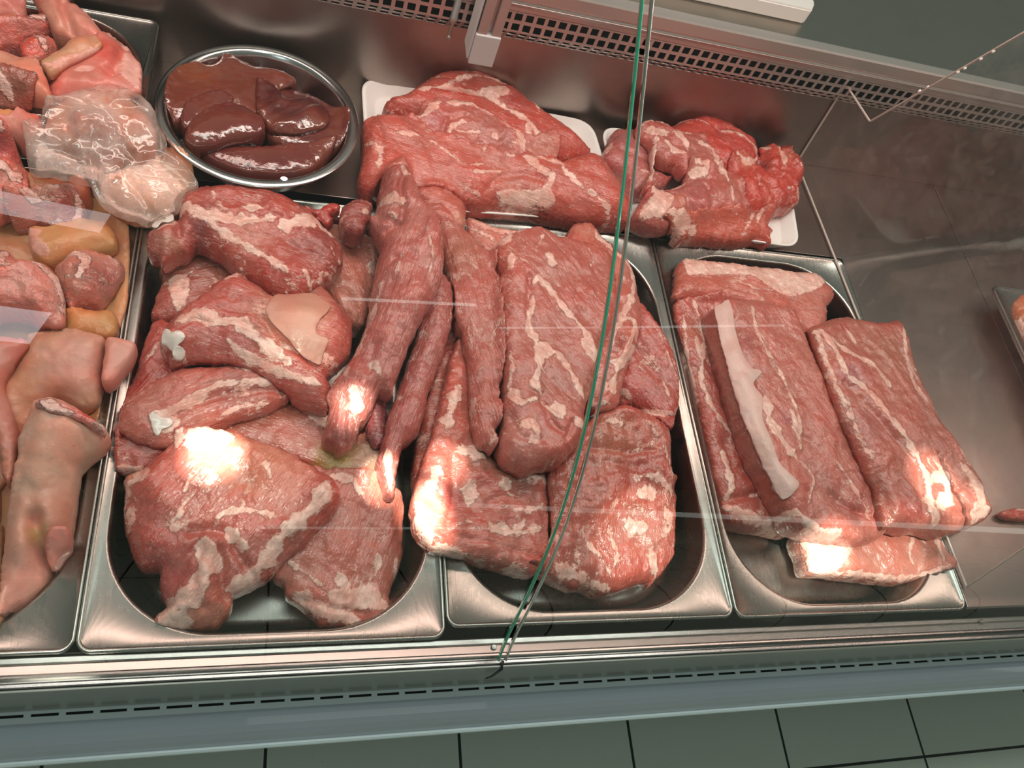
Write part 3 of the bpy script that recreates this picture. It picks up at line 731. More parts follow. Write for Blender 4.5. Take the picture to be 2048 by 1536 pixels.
M_lean = meat_mat('pork lean')
M_loin = meat_mat('pork loin', fibre=.4, streak=.7, warp=.003, blotch=.25)
M_ten = meat_mat('tenderloin', fibre=.75, streak=.9, rough=.30, coat=.5, warp=.003, fat=(.66, .42, .36))
M_rib = meat_mat('rib side', fibre=.45, streak=.9, warp=.007, blotch=.5)
M_trim = meat_mat('red trimmings', fibre=.5, streak=.6, warp=.004, blotch=.5, coat=.5)
M_skin = meat_mat('trotter skin', fat=(.78, .42, .36), fibre=.0, streak=.0, rough=.42, coat=.15, bump=.22, blotch=.35, speck=.25, sss=.0)
M_cutend = meat_mat('cut trotter end', fat=(.80, .50, .44), fibre=.1, streak=.9, rough=.35, bump=.9, blotch=.9)
M_liver = meat_mat('liver', fat=(.30, .13, .10), fibre=.0, streak=.15, rough=.16, coat=.9, bump=.16, blotch=.3)
M_bone = plain('knuckle bone', (.80, .69, .63), .30, coat=.5, bump=.3, bscale=140, var=.35)
M_rind = meat_mat('fat rind', fibre=.05, streak=.0, warp=.002, blotch=.2, rough=.4, coat=.2, bump=.2)
M_bag = clear('thin plastic bag', (.98, .93, .90), 1.5, .10, haze=.52, hazecol=(.92, .78, .72), fres=1.2, add=.05)
FLATFAT += [M_skin, M_liver]; LEANM += [M_lean, M_loin, M_ten, M_rib, M_trim]
RED = (.50, .135, .105); RED2 = (.46, .10, .075); PINKM = (.56, .205, .16); BROWN = (.36, .115, .08); DARKR = (.30, .055, .045); WINE = (.30, .075, .07); TEN = (.42, .125, .11); PALE = (.66, .36, .29)
PEACH = (.78, .42, .32); AMBER = (.72, .40, .19); ROSE = (.76, .38, .31); TAN = (.62, .40, .24); WHITEF = (.78, .60, .54)
GL_ = 'pork cuts heaped in the second pan'; GM_ = 'pork pieces piled in the third pan'; GR_ = 'loin pieces in the right-hand pan'

# ======== second pan
cut('shoulder_cut', C3((345,530),(480,495),(640,505),(780,560),(790,620),(700,800),(450,850),(290,842),(300,740),(340,640),(325,580)), -.012, .020, M_lean, BROWN,
    'brownish shoulder cut with a pale ragged fat flap, by the pan wall below the bag', 'shoulder cut', GL_, fat=[('A', C3((380,640),(480,632),(500,690),(480,780),(420,830),(400,760)))], zones=[(*C3((340,790))[0], 70, RED2, .8)], fib=20)
cut('belly_slab', C3((1180,330),(1320,322),(1480,388),(1532,460),(1505,620),(1455,860),(1350,860),(1230,700),(1150,480)), -.010, .018, M_rib, (.56,.26,.19),
    'pale slab with raked grey-pink fat between the top shank and the rope of tenderloin', 'meat slab', GL_, fat=[(C3((1330,360),(1450,400),(1505,460),(1480,600)), 7), (C3((1300,440),(1420,470)), 3)], fib=-70, ridge=.002)
cut('neck_cut', C3((290,865),(420,880),(640,1100),(420,1300),(120,1536),(90,1536),(95,1440),(115,1380),(180,1180),(240,980)), -.012, .018, M_lean, (.46,.09,.07),
    'deep red cut squeezed against the pan wall, under the two shanks at left', 'pork cut', GL_, fat=[(C3((340,990),(250,1100)), 2.5), (C3((190,1090),(170,1180)), 5)], fib=60)
cut('hock_cut', PX((235,900),(300,860),(380,855),(420,880),(400,905),(330,930),(290,955),(262,950),(233,945)), -.010, .018, M_lean, (.42,.10,.075), 'small dark red cut end at the left wall, just above the large front shoulder',
    'pork cut', GL_, fat=[(PX((290,950),(240,948)), 4), (PX((395,875),(352,905)), 3)])
cut('dark_cut', PX((440,862),(540,812),(640,818),(720,860),(775,905),(770,950),(690,975),(600,940),(470,900)), -.016, .020, M_lean, BROWN,
    'dark brown cut with a yellow-green smear in the gap behind the front shoulder', 'pork cut', GL_, fat=[('A', PX((600,822),(650,830),(672,870),(640,868),(610,850)))], zones=[(*PX((672,925))[0], 42, (.50,.42,.10), .95), (735,930,38,(.62,.46,.30),.7)], fib=-20)
sk = cut('shank', C3((112,1390),(130,1310),(180,1262),(300,1180),(430,1120),(600,1100),(860,1090),(1020,1230),(1030,1268),(880,1350),(700,1400),(560,1442),(430,1536),(330,1540),(180,1500),(110,1440)), PX((260,860,.006),(560,770,.012)), .022, M_lean, PINKM,
    'long flank-like shank with a white fat seam lying under the central shank', 'shank', GL_, fat=[(C3((280,1400),(380,1380),(540,1300),(640,1240),(760,1215),(960,1215)), 5), (C3((330,1450),(400,1440)), 10), (C3((730,1110),(850,1150)), 5), (C3((640,1400),(790,1330)), 3)],
    zones=[(*C3((760,1290))[0], 55, DARKR, .7), (*C3((200,1400))[0], 40, (.5,.2,.16), .6)], grooves=[(C3((330,1450),(560,1320),(800,1260),(1000,1250)), .005, .005)], fib=25)
applique('knuckle', C3((292,1440),(285,1400),(320,1395),(345,1418),(395,1420),(412,1445),(385,1470),(350,1478),(330,1510),(305,1490)), .006, sk, M_bone, (1,1,1), .003, 'white knuckle bone')
cs = cut('central_shank', C3((333,965),(350,920),(392,850),(480,765),(590,700),(605,670),(680,625),(760,590),(830,640),(1000,745),(1150,700),(1210,668),(1300,760),(1372,850),(1387,950),(1370,1030),(1300,1100),(1245,1160),(1275,1230),(1240,1335),(1100,1292),(950,1205),(830,1130),(690,1085),(500,1072),(455,1100),(415,1106),(385,1085),(378,1050),(340,1005)),
    PX((330,700,.024),(640,640,.030),(640,830,.018)), .028, M_lean, RED, 'broad central shank with a white knuckle at its left end and a tan fat cap', 'shank', GL_, wob=.0016,
    fat=[(C3((360,960),(400,1000),(470,1000)), 9), (C3((440,900),(560,875),(640,910),(760,930),(900,1030),(1030,1140)), 9), (C3((700,1010),(860,1110),(1000,1180),(1200,1240)), 5), (C3((410,1085),(455,1070)), 5), (C3((740,640),(690,665)), 5),
         ],
    zones=[(*C3((1260,930))[0], 34, (.50,.07,.05), .95), (*C3((1050,860))[0], 75, (.62,.34,.22), .8)], grooves=[(C3((880,900),(1000,1030),(1120,1110),(1240,1170)), .005, .004), (C3((420,960),(520,905),(600,920)), .004, .003)],
    bumps=[(*C3((430,1010))[0], .010, .005), (*C3((1100,900))[0], .03, .006)], fib=-12)
applique('knuckle', C3((348,985),(362,950),(392,962),(405,985),(440,972),(472,990),(470,1018),(440,1034),(425,1058),(395,1048),(375,1030),(352,1020)), .026, cs, M_bone, (1,1,1), .0035, 'white knuckle bone')
applique('knuckle', C3((410,1080),(445,1062),(478,1078),(460,1104),(415,1106)), .020, cs, M_bone, (1,1,1), .004, 'white knuckle bone')
applique('fat_cap', C3((905,850),(985,750),(1150,760),(1250,830),(1190,920),(1170,980),(1240,1010),(1215,1070),(1195,1125),(1100,1090),(1010,1000),(940,930)), .028, cs, M_rind, (.64,.36,.27), .0022, 'tan fat cap', col2=(.62,.28,.20), zones=[(*C3((1200,960))[0], 14, (.50,.08,.06), .9)])
ts = cut('top_shank', C3((432,290),(440,200),(500,150),(590,125),(690,125),(850,140),(980,170),(1130,240),(1190,300),(1215,335),(1310,430),(1332,520),(1285,600),(1180,690),(1070,745),(960,720),(780,600),(650,480),(540,425),(500,470),(420,500),(345,540),(330,500),(270,490),(262,400),(330,325)),
    PX((330,480,.030),(620,430,.036),(560,590,.026)), .028, M_lean, RED2, 'big red shank at the back of the second pan, its white knuckle touching the bag', 'shank', GL_, wob=.0018, maxlift=.004,
    fat=[(C3((450,260),(560,320),(700,360),(820,370),(960,350)), 8), (C3((480,290),(640,400),(760,470),(900,560),(1020,640)), 5), (C3((980,400),(1080,370),(1180,345),(1270,400)), 12), (C3((620,190),(640,260),(730,340)), 2), (C3((780,300),(890,300)), 7), (C3((330,360),(390,340)), 12), (C3((1120,640),(1150,700)), 4)],
    zones=[(*C3((580,360))[0], 42, WINE, .9), (*C3((1210,470))[0], 60, DARKR, .85), (*C3((290,450))[0], 28, WINE, .9), (*C3((800,430))[0], 50, (.62,.24,.18), .8), (*C3((370,460))[0], 25, (.45,.25,.16), .7)],
    grooves=[(C3((430,300),(560,430),(660,480)), .003, .004), (C3((600,320),(760,360),(980,345)), .004, .004), (C3((430,290),(440,420)), .006, .004)], fib=-15)
applique('knuckle', C3((290,375),(305,340),(345,320),(360,345),(375,315),(405,312),(414,350),(385,372),(350,365),(325,395)), .03, ts, M_bone, (1,1,1), .003, 'white knuckle bone')
cut('red_nub', C3((1120,235),(1200,230),(1260,198),(1310,205),(1312,235),(1260,262),(1285,295),(1240,330),(1180,322),(1190,270),(1140,262)), .030, .010, M_trim, (.46,.05,.04), 'ragged dark red scrap of meat at the tip of the top shank', 'meat scrap', GL_, B=.012, wob=.002, s=.002)
cut('front_slab', C5((1290,330),(1380,350),(1500,355),(1650,372),(1760,440),(1792,500),(1790,600),(1780,830),(1725,980),(1692,1110),(1640,1170),(1560,1180),(1500,1190),(1350,1186),(1310,1150),(1230,1080),(1150,1020),(1140,960),(1080,930),(1090,850),(1200,700),(1260,500)),
    PX((640,980,-.014),(780,960,-.020),(720,1240,-.036)), .018, M_lean, (.55,.20,.15), 'flat shoulder slab with a white lower end leaning on the front right corner of its pan', 'shoulder slab', GL_,
    fat=[('A', C5((1370,1010),(1440,1005),(1540,990),(1620,965),(1640,1000),(1700,1080),(1680,1130),(1620,1130),(1480,1100),(1380,1060))), (C5((1200,1030),(1300,1100),(1420,1130),(1540,1170)), 9), (C5((1160,850),(1260,920),(1350,1000)), 3), (C5((1640,830),(1640,870)), 7), (C5((1440,950),(1460,980)), 6), (C5((1370,400),(1500,420),(1560,520)), 5), (C5((1740,840),(1750,950)), 4)],
    grooves=[(C5((1380,1100),(1500,1120),(1640,1150)), .004, .003), (C5((1180,1040),(1340,1080)), .003, .003)], fib=70)
cut('front_shoulder', C5((268,400),(300,370),(380,340),(430,290),(480,260),(540,215),(550,160),(590,138),(700,120),(780,122),(860,140),(1000,185),(1140,238),(1280,320),(1400,385),(1442,450),(1445,500),(1420,570),(1340,650),(1240,760),(1150,830),(1060,930),(960,985),(870,1025),(850,1110),(780,1190),(700,1215),(600,1215),(520,1210),(440,1190),(460,1130),(500,1090),(470,1040),(468,960),(455,890),(400,888),(350,870),(300,760),(265,620),(275,480)),
    PX((270,980,-.004),(560,900,.012),(330,1250,-.020)), .026, M_lean, RED, 'large pinkish shoulder cut at the front left with a lumpy fat fold down its middle', 'shoulder cut', GL_, wob=.0017,
    fat=[(C5((1375,430),(1310,560),(1220,640),(1130,720),(1060,830),(980,920),(880,990),(830,1005)), 9), (C5((720,740),(715,800),(740,880),(700,960),(680,1010),(640,1060),(560,1100),(500,1130),(540,1190),(640,1190)), 12),
         ('A', C5((640,140),(780,130),(870,170),(860,220),(760,260),(640,290),(600,220))), (C5((590,160),(560,250)), 7), (C5((760,690),(800,630),(850,610),(980,600),(1100,630)), 4), (C5((830,700),(900,760),(940,800)), 8), (C5((290,450),(350,420),(400,370)), 7),
         (C5((780,420),(710,520)), 3.5), (C5((1030,320),(1060,420)), 3), (C5((610,500),(640,420)), 2), (C5((570,640),(590,620)), 4)],
    zones=[(*C5((1000,320))[0], 90, (.60,.30,.20), .6), (*C5((560,1180))[0], 40, (.74,.42,.30), .7), (*C5((540,950))[0], 50, (.50,.10,.10), .7), (*C5((310,400))[0], 30, (.66,.28,.14), .8), (*C5((780,1150))[0], 40, (.66,.28,.18), .7)],
    grooves=[(C5((640,710),(740,700),(830,720),(880,800),(930,880)), .008, .005), (C5((690,780),(680,900),(660,990)), .004, .004), (C5((800,800),(800,950),(820,1060)), .006, .004), (C5((940,260),(950,560)), .002, .003), (C5((1380,430),(1300,620),(1160,780)), .003, .005), (C5((640,820),(560,960)), .003, .004), (C5((500,1090),(650,1080),(720,1120)), .003, .004)],
    bumps=[(*C5((740,780))[0], .009, .006), (*C5((700,900))[0], .009, .006), (*C5((720,1000))[0], .010, .006), (*C5((560,1130))[0], .015, .006), (*C5((640,560))[0], .04, .006)], fib=55)

# ======== third pan
cut('rib_end', C4((670,235),(720,245),(800,282),(930,300),(860,360),(810,420),(740,400),(690,330)), -.002, .014, M_rib, (.62,.26,.20), 'pink rib strip with a red marrow line at the back wall of the third pan', 'rib strip', GM_, fat=[(C4((690,250),(780,300),(900,320)), 4), (C4((700,300),(790,350)), 3)], zones=[(*C4((850,300))[0], 25, (.5,.03,.04), .8)], fib=-20)
cut('thin_flap', C4((590,650),(660,740),(680,900),(560,1130),(500,1330),(440,1530),(430,1380),(470,1150),(540,920)), -.01, .012, M_rib, (.45,.13,.09), 'thin red flap between the second tenderloin and the rib rack', 'meat flap', GM_)
cut('rib_rack', PX((905,695),(925,665),(938,720),(950,800),(962,900),(1005,938),(1085,950),(1092,1010),(1092,1110),(1062,1152),(980,1132),(900,1112),(865,1103),(838,1078),(824,1045),(822,1005),(833,955),(858,880),(882,790)), PX((930,720,.004),(850,1050,.016),(1060,1080,-.012)), .020, M_rib, (.56,.18,.14),
    'slab of ribs with bony pale streaks spilling over the left edge of the third pan', 'rib slab', GM_, wob=.002, r=.014,
    fat=[(C6((90,620),(120,770),(190,870),(330,930),(520,1000),(730,1040)), 6), (C6((300,340),(380,330),(470,370)), 10), (C6((340,560),(440,590)), 12), (C6((570,500),(600,580)), 8), (C6((640,490),(830,500)), 7), (C6((560,640),(700,690),(820,640)), 3), (C6((480,780),(640,790),(700,740)), 8), (C6((250,200),(290,60),(330,-40)), 8), (C6((200,440),(140,600)), 10), (C6((640,830),(820,760)), 4), (C6((280,790),(380,740)), 2)],
    zones=[(*C6((600,440))[0], 40, (.34,.24,.18), .8), (*C6((700,560))[0], 35, (.28,.12,.10), .7), (*C6((270,600))[0], 22, (.45,.04,.04), .8), (*C6((560,900))[0], 60, (.6,.22,.18), .6), (*C6((430,390))[0], 30, (.36,.22,.16), .6)],
    grooves=[(C6((280,380),(290,600),(250,760)), .005, .004), (C6((620,560),(820,570)), .004, .004), (C6((220,810),(500,870),(830,960)), .003, .003), (C6((480,440),(560,430)), .004, .003)], fib=10)
cut('side_slab', C6((850,440),(960,300),(1080,150),(1160,80),(1300,50),(1540,160),(1562,300),(1570,440),(1600,460),(1598,500),(1586,540),(1600,600),(1590,740),(1582,930),(1530,1010),(1490,1050),(1440,1105),(1440,1070),(1240,1132),(1160,1152),(1080,1110),(980,1110),(850,1040),(700,1000),(830,920),(860,700)),
    PX((1180,850,.002),(1310,880,-.004),(1200,1180,-.030)), .020, M_rib, (.50,.14,.10), 'wide red belly side with feathery front edge at the front of the third pan', 'belly side', GM_, wob=.0018, r=.014,
    fat=[(C6((1150,170),(1250,160),(1240,220)), 5), (C6((1300,340),(1430,300),(1460,240),(1400,150)), 2), (C6((1320,500),(1450,480),(1560,580)), 6), (C6((1340,590),(1460,570)), 9), (C6((900,1010),(1010,1070)), 8), (C6((1200,830),(1230,930),(1200,1020)), 3), (C6((1050,860),(1140,960),(1190,1060)), 3.5), (C6((1280,770),(1400,780)), 13), (C6((1110,560),(1140,640)), 1.5), (C6((1420,900),(1460,1060)), 7), (C6((1500,300),(1570,480)), 2.5), (C6((1090,1090),(1200,1130)), 5), (C6((1180,730),(1200,860)), 3)],
    zones=[(*C6((1200,270))[0], 70, (.46,.19,.12), .7), (*C6((1350,440))[0], 50, (.44,.07,.05), .8), (*C6((1450,950))[0], 60, (.62,.14,.11), .7), (*C6((1380,820))[0], 50, (.66,.32,.26), .6), (*C6((1100,600))[0], 60, (.48,.17,.13), .6)],
    grooves=[(C6((1080,310),(1300,340),(1450,330)), .003, .004), (C6((1340,860),(1380,1010)), .003, .003), (C6((1100,830),(1180,960)), .003, .003), (C6((1180,1010),(1160,1140)), .003, .003), (C6((1230,1030),(1240,1120)), .003, .003), (C6((1000,480),(990,760)), .003, .005)], fib=80, ridge=.0016)
cut('red_lump', C4((1420,600),(1490,650),(1570,750),(1630,860),(1655,960),(1665,1060),(1650,1140),(1635,1200),(1600,1242),(1570,1225),(1530,1200),(1480,1135),(1440,1110),(1380,1110),(1340,1000),(1380,800)), PX((1270,680,.0),(1340,800,.0),(1320,860,-.010)), .020, M_lean, (.50,.10,.08),
    'rounded red lump at the right wall of the third pan', 'pork cut', GM_, fat=[(C4((1470,1130),(1530,1160),(1620,1160)), 4), (C4((1500,880),(1560,980),(1590,1090)), 2), (C4((1380,1060),(1420,1090)), 4), (C4((1540,770),(1640,1000)), 1.5)], grooves=[(C4((1480,1140),(1560,1170),(1640,1170)), .004, .004), (C4((1440,860),(1540,1000)), .003, .004)], fib=-60, ridge=.0015)
cut('chop_slab', C4((1125,345),(1140,315),(1172,272),(1240,265),(1272,290),(1295,325),(1360,375),(1420,440),(1452,500),(1470,600),(1482,680),(1478,760),(1450,860),(1410,960),(1380,1100),(1330,1140),(1265,1135),(1225,1080),(1180,900),(1180,600)), PX((1160,460,.022),(1270,600,.018),(1220,830,.012)), .020, M_loin, (.56,.19,.145),
    'slab with a dark oval muscle ringed in fat, right of the big loin slab and behind the glass joint', 'pork slab', GM_,
    fat=[(C4((1330,860),(1345,780),(1400,730),(1440,750),(1420,830),(1370,920),(1320,930)), 4), (C4((1440,760),(1460,850),(1360,950),(1330,1080)), 6), (C4((1440,560),(1420,640),(1370,740)), 6), (C4((1270,300),(1260,350)), 4), (C4((1330,400),(1420,470),(1450,560)), 5), (C4((1260,330),(1330,400)), 8), (C4((1240,1110),(1320,1120)), 3)],
    zones=[(*C4((1370,850))[0], 26, (.36,.07,.06), .9), (*C4((1200,310))[0], 40, (.66,.28,.20), .8), (*C4((1380,490))[0], 40, (.66,.30,.24), .6)], fib=60)
cut('loin_slab', C4((803,400),(812,372),(835,345),(890,318),(960,300),(1020,300),(1080,335),(1130,345),(1200,362),(1290,400),(1330,425),(1352,480),(1358,560),(1370,640),(1345,740),(1310,830),(1280,930),(1250,1040),(1225,1110),(1215,1170),(1222,1240),(1195,1290),(1150,1340),(1100,1382),(1030,1395),(950,1422),(905,1408),(860,1385),(832,1330),(820,1285),(838,1210),(830,1130),(842,1060),(840,900),(822,700),(816,560),(830,500),(805,440)),
    PX((1000,480,.042),(1180,520,.036),(1050,920,.030)), .026, M_loin, (.50,.165,.13), 'biggest smooth loin slab in the middle, crossed by white fat branches, left of the glass joint', 'loin slab', GM_, r=.018, p=2.5,
    fat=[(C4((960,590),(985,560),(1010,580),(1060,650),(1120,720),(1180,790),(1230,860),(1250,930)), 5), (C4((1180,840),(1230,900),(1240,940)), 9), (C4((950,700),(945,780),(975,840),(990,960),(970,1040),(1000,1090)), 6), (C4((960,640),(955,720)), 3), (C4((1000,930),(1060,900),(1110,950),(1160,1040),(1200,1110)), 5), (C4((980,860),(1040,900)), 10),
         (C4((865,455),(860,510)), 8), (C4((1030,470),(1040,500)), 11), (C4((865,1050),(900,1130),(980,1110)), 6), (C4((1060,1130),(1080,1200)), 13), (C4((900,1240),(960,1230),(980,1290),(930,1320)), 6), (C4((1150,1200),(1190,1250)), 8), (C4((850,340),(950,310)), 3), (C4((860,870),(870,960),(855,1060)), 2.5), (C4((830,380),(860,350)), 6), (C4((1220,620),(1290,700)), 1), (C4((1010,360),(975,430)), 1.5), (C4((1200,360),(1270,420)), 1.5)],
    zones=[(*C4((880,1280))[0], 60, (.60,.28,.24), .7), (*C4((880,700))[0], 60, (.50,.13,.10), .6)],
    grooves=[(C4((950,560),(940,700),(960,800)), .004, .004), (C4((1000,1090),(1030,1200),(1080,1260)), .004, .004), (C4((870,1180),(900,1290),(1000,1300)), .004, .004), (C4((1140,1220),(1110,1290)), .004, .004)],
    bumps=[(*C4((900,1290))[0], .015, .005), (*C4((1050,500))[0], .04, .004)], fib=-55)

# ---- the tenderloins lying over the two pans
cut('blob_kidney', C4((88,235),(100,195),(140,165),(200,155),(243,178),(240,215),(222,260),(200,300),(165,322),(115,295),(92,262)), .045, .017, M_ten, (.32,.07,.065), 'small round dark red blob of meat at the tip of the leftmost tenderloin', 'meat lump', GM_, B=.03, s=.002,
    fat=[(C4((200,235),(215,225)), 3)], bumps=[])
cut('rounded_end', C4((420,120),(440,95),(510,85),(590,115),(655,165),(675,210),(672,270),(640,300),(600,295),(540,290),(480,240)), .034, .020, M_lean, (.52,.17,.13), 'rounded pink end of a cut poking out behind the tenderloins, against the ham', 'pork cut', GM_,
    zones=[(*C4((640,270))[0], 20, (.66,.34,.24), .7)], grooves=[(C4((470,180),(560,210),(640,290)), .003, .004)])
cut('wine_tip', C4((215,1060),(300,1060),(310,1200),(300,1290),(255,1310),(225,1270),(205,1180)), .004, .016, M_ten, (.30,.07,.09), 'small wine-coloured tip of meat under the two left tenderloins', 'meat lump', GM_, s=.002)
cut('lower_tenderloin', C4((480,480),(560,500),(605,560),(612,700),(580,840),(545,940),(500,1060),(460,1220),(385,1300),(355,1400),(345,1530),(330,1536),(300,1520),(282,1450),(262,1370),(290,1260),(305,1180),(370,1000),(420,860),(460,700)), PX((860,620,.030),(770,980,.012)), .022, M_ten, TEN,
    'long smooth dark tenderloin lying beneath the fibrous one, its thin end in a bright patch', 'tenderloin', GM_, fat=[(C4((300,1330),(315,1500)), 5), (C4((500,1130),(480,1200)), 2)], fib=70, r=.024)
cut('right_tenderloin', C4((540,300),(580,285),(650,300),(700,325),(745,365),(785,420),(800,480),(822,700),(836,900),(822,1060),(826,1180),(812,1220),(808,1300),(790,1335),(760,1310),(735,1300),(705,1230),(690,1120),(688,1000),(672,870),(650,780),(618,700),(600,560),(572,450)), PX((900,490,.030),(970,890,.024)), .022, M_ten, (.46,.15,.12),
    'smooth curved tenderloin, middle of the pile, between the fibrous tenderloin and the big loin slab', 'tenderloin', GM_, fat=[(C4((780,1230),(800,1260),(770,1310)), 3), (C4((685,800),(690,870)), 2), (C4((700,1080),(700,1180)), 2), (C4((700,340),(760,420)), 1.5)], zones=[(*C4((640,430))[0], 60, (.42,.17,.10), .6)], fib=-80, r=.024)
ft = cut('fibrous_tenderloin', C4((262,190),(270,120),(285,50),(325,12),(375,-25),(395,0),(405,40),(430,75),(455,120),(475,175),(530,230),(558,290),(570,350),(570,470),(560,540),(530,610),(480,690),(440,770),(400,860),(375,940),(345,1000),(330,1060),(280,1050),(255,1090),(235,1150),(205,1195),(190,1195),(175,1240),(150,1290),(115,1310),(85,1330),(60,1300),(20,1290),(8,1250),(30,1170),(35,1120),(22,1090),(60,1010),(105,950),(150,880),(185,800),(215,720),(235,590),(262,450),(282,370),(245,300),(222,250),(245,235)),
    PX((800,380,.062),(820,560,.056),(700,880,.026)), .030, M_ten, (.46,.16,.14), 'longest, uppermost tenderloin with dry silvery skin, running from the ham to the front shoulder', 'tenderloin', GM_, wob=.0016, r=.030,
    fat=[(C4((250,205),(320,200),(380,210)), 8), (C4((300,260),(350,290)), 4), (C4((130,1060),(150,1120),(150,1180)), 9), (C4((120,950),(100,1010)), 4), (C4((280,560),(230,720),(150,900)), 3), (C4((470,330),(500,470),(480,560)), 1.5), (C4((350,500),(330,560)), 3), (C4((380,20),(400,80)), 6), (C4((520,200),(525,230)), 3), (C4((230,960),(260,1000)), 5)],
    zones=[(*C4((330,100))[0], 50, (.40,.10,.08), .8), (*C4((80,1240))[0], 35, WINE, .5)],
    grooves=[(C4((385,60),(360,140),(370,220),(360,300),(300,330)), .009, .004), (C4((250,250),(300,290),(360,300)), .006, .004), (C4((300,500),(340,470)), .003, .003), (C4((110,1120),(100,1250),(110,1300)), .006, .003), (C4((240,860),(210,1000)), .003, .004)], fib=72, ridge=.002)

# ======== fourth pan
cut('fat_back_loin', C7((78,200),(84,130),(108,94),(160,94),(250,105),(400,122),(520,140),(610,150),(650,180),(682,215),(685,250),(660,275),(655,340),(600,400),(400,320),(250,262),(80,246)), PX((1360,600,-.004),(1480,550,.002),(1640,640,.0)), .024, M_loin, (.58,.20,.15),
    'pale pink loin end lying crosswise at the back of the rightmost pan', 'loin piece', GR_, fat=[('A', C7((112,96),(250,107),(420,125),(600,155),(640,190),(600,230),(500,250),(430,220),(350,180),(240,170),(120,170)))], zones=[(*C7((150,210))[0], 80, (.58,.14,.09), .7), (*C7((600,300))[0], 50, (.66,.30,.24), .6), (*C7((640,200))[0], 40, (.60,.18,.13), .7)], fib=-10, r=.016)
cut('under_loin', C7((75,262),(150,250),(270,262),(330,500),(400,800),(470,980),(530,1130),(460,1125),(380,1112),(300,1095),(262,1060),(255,1015),(225,930),(215,860),(180,700),(130,500),(85,350)), PX((1350,640,-.008),(1500,1040,-.028)), .020, M_loin, (.50,.13,.10),
    'loin strip along the left wall of the rightmost pan, mostly under its neighbour', 'loin piece', GR_, fat=[(C7((140,260),(180,400),(170,560),(230,700),(330,820),(400,880)), 4), (C7((100,300),(120,460),(165,640)), 3), (C7((250,830),(280,960),(270,1010)), 6), (C7((265,1040),(400,1100),(530,1120)), 7), (C7((360,1000),(440,990)), 4), (C7((160,480),(150,400)), 5)],
    grooves=[(C7((260,800),(300,900),(380,880)), .003, .005), (C7((260,1020),(400,990)), .005, .005)], zones=[(*C7((160,380))[0], 40, (.60,.24,.15), .7)], fib=-65, r=.014)
cut('belly_strip', C7((552,1136),(620,1120),(760,1120),(920,1110),(1040,1125),(1060,1170),(1090,1215),(1126,1252),(1122,1280),(1060,1298),(950,1320),(860,1312),(760,1302),(680,1290),(600,1286),(580,1220)), PX((1610,1110,-.026),(1870,1130,-.020)), .016, M_loin, (.66,.30,.23),
    'pale marbled strip brightly lit at the front of the rightmost pan', 'belly strip', GR_, fat=[('A', C7((555,1140),(640,1125),(760,1160),(720,1240),(690,1285),(600,1284),(585,1220))), (C7((620,1285),(800,1295),(950,1310),(1100,1275)), 4), (C7((980,1130),(960,1210),(980,1260)), 3), (C7((860,1130),(870,1200)), 2), (C7((1040,1160),(1070,1260)), 3)], fib=-60)
fl_ = cut('fat_edged_loin', C7((212,302),(232,282),(262,252),(320,256),(380,250),(450,270),(522,292),(560,370),(590,450),(640,560),(670,640),(720,760),(780,900),(830,980),(850,1050),(880,1120),(860,1150),(820,1172),(740,1165),(650,1150),(590,1135),(530,1110),(480,1030),(440,960),(380,850),(330,720),(290,600),(250,460)), PX((1420,640,.022),(1580,640,.018),(1700,1070,.004)), .026, M_loin, (.52,.19,.15),
    'loin with a thick straight white fat edge, middle of the rightmost pan', 'loin piece', GR_, r=.014, p=2.6,
    fat=[(C7((350,290),(380,420),(430,500),(480,600),(530,740),(530,840)), 3), (C7((400,640),(420,740),(500,860)), 9), (C7((490,680),(530,800)), 5), (C7((530,880),(580,940),(560,1040)), 2), (C7((660,880),(720,960),(760,1030)), 2.5), (C7((500,1060),(600,1130),(700,1150)), 5), (C7((680,720),(790,940)), 1.5)],
    zones=[(*C7((330,430))[0], 42, (.40,.12,.10), .8), (*C7((600,500))[0], 80, (.48,.20,.14), .6), (*C7((740,1040))[0], 50, (.52,.12,.10), .6), (*C7((470,720))[0], 18, (.42,.10,.12), .7), (*C7((380,610))[0], 18, (.44,.08,.07), .9)],
    grooves=[(C7((290,340),(330,500),(370,560),(390,650)), .003, .004), (C7((650,1000),(720,1060),(800,1080)), .006, .004), (C7((800,960),(830,1060)), .005, .004)], fib=-65)
applique('fat_rind', C7((214,303),(238,282),(262,272),(278,330),(290,400),(315,480),(350,530),(385,545),(352,595),(385,640),(385,720),(410,800),(450,900),(515,970),(472,1020),(420,930),(375,840),(325,715),(288,600),(250,460)), PX((1420,640,.022),(1580,640,.018),(1700,1070,.004)), fl_, M_rind, (.80,.60,.55), .003, 'thick white fat rind', col2=(.78,.54,.48))
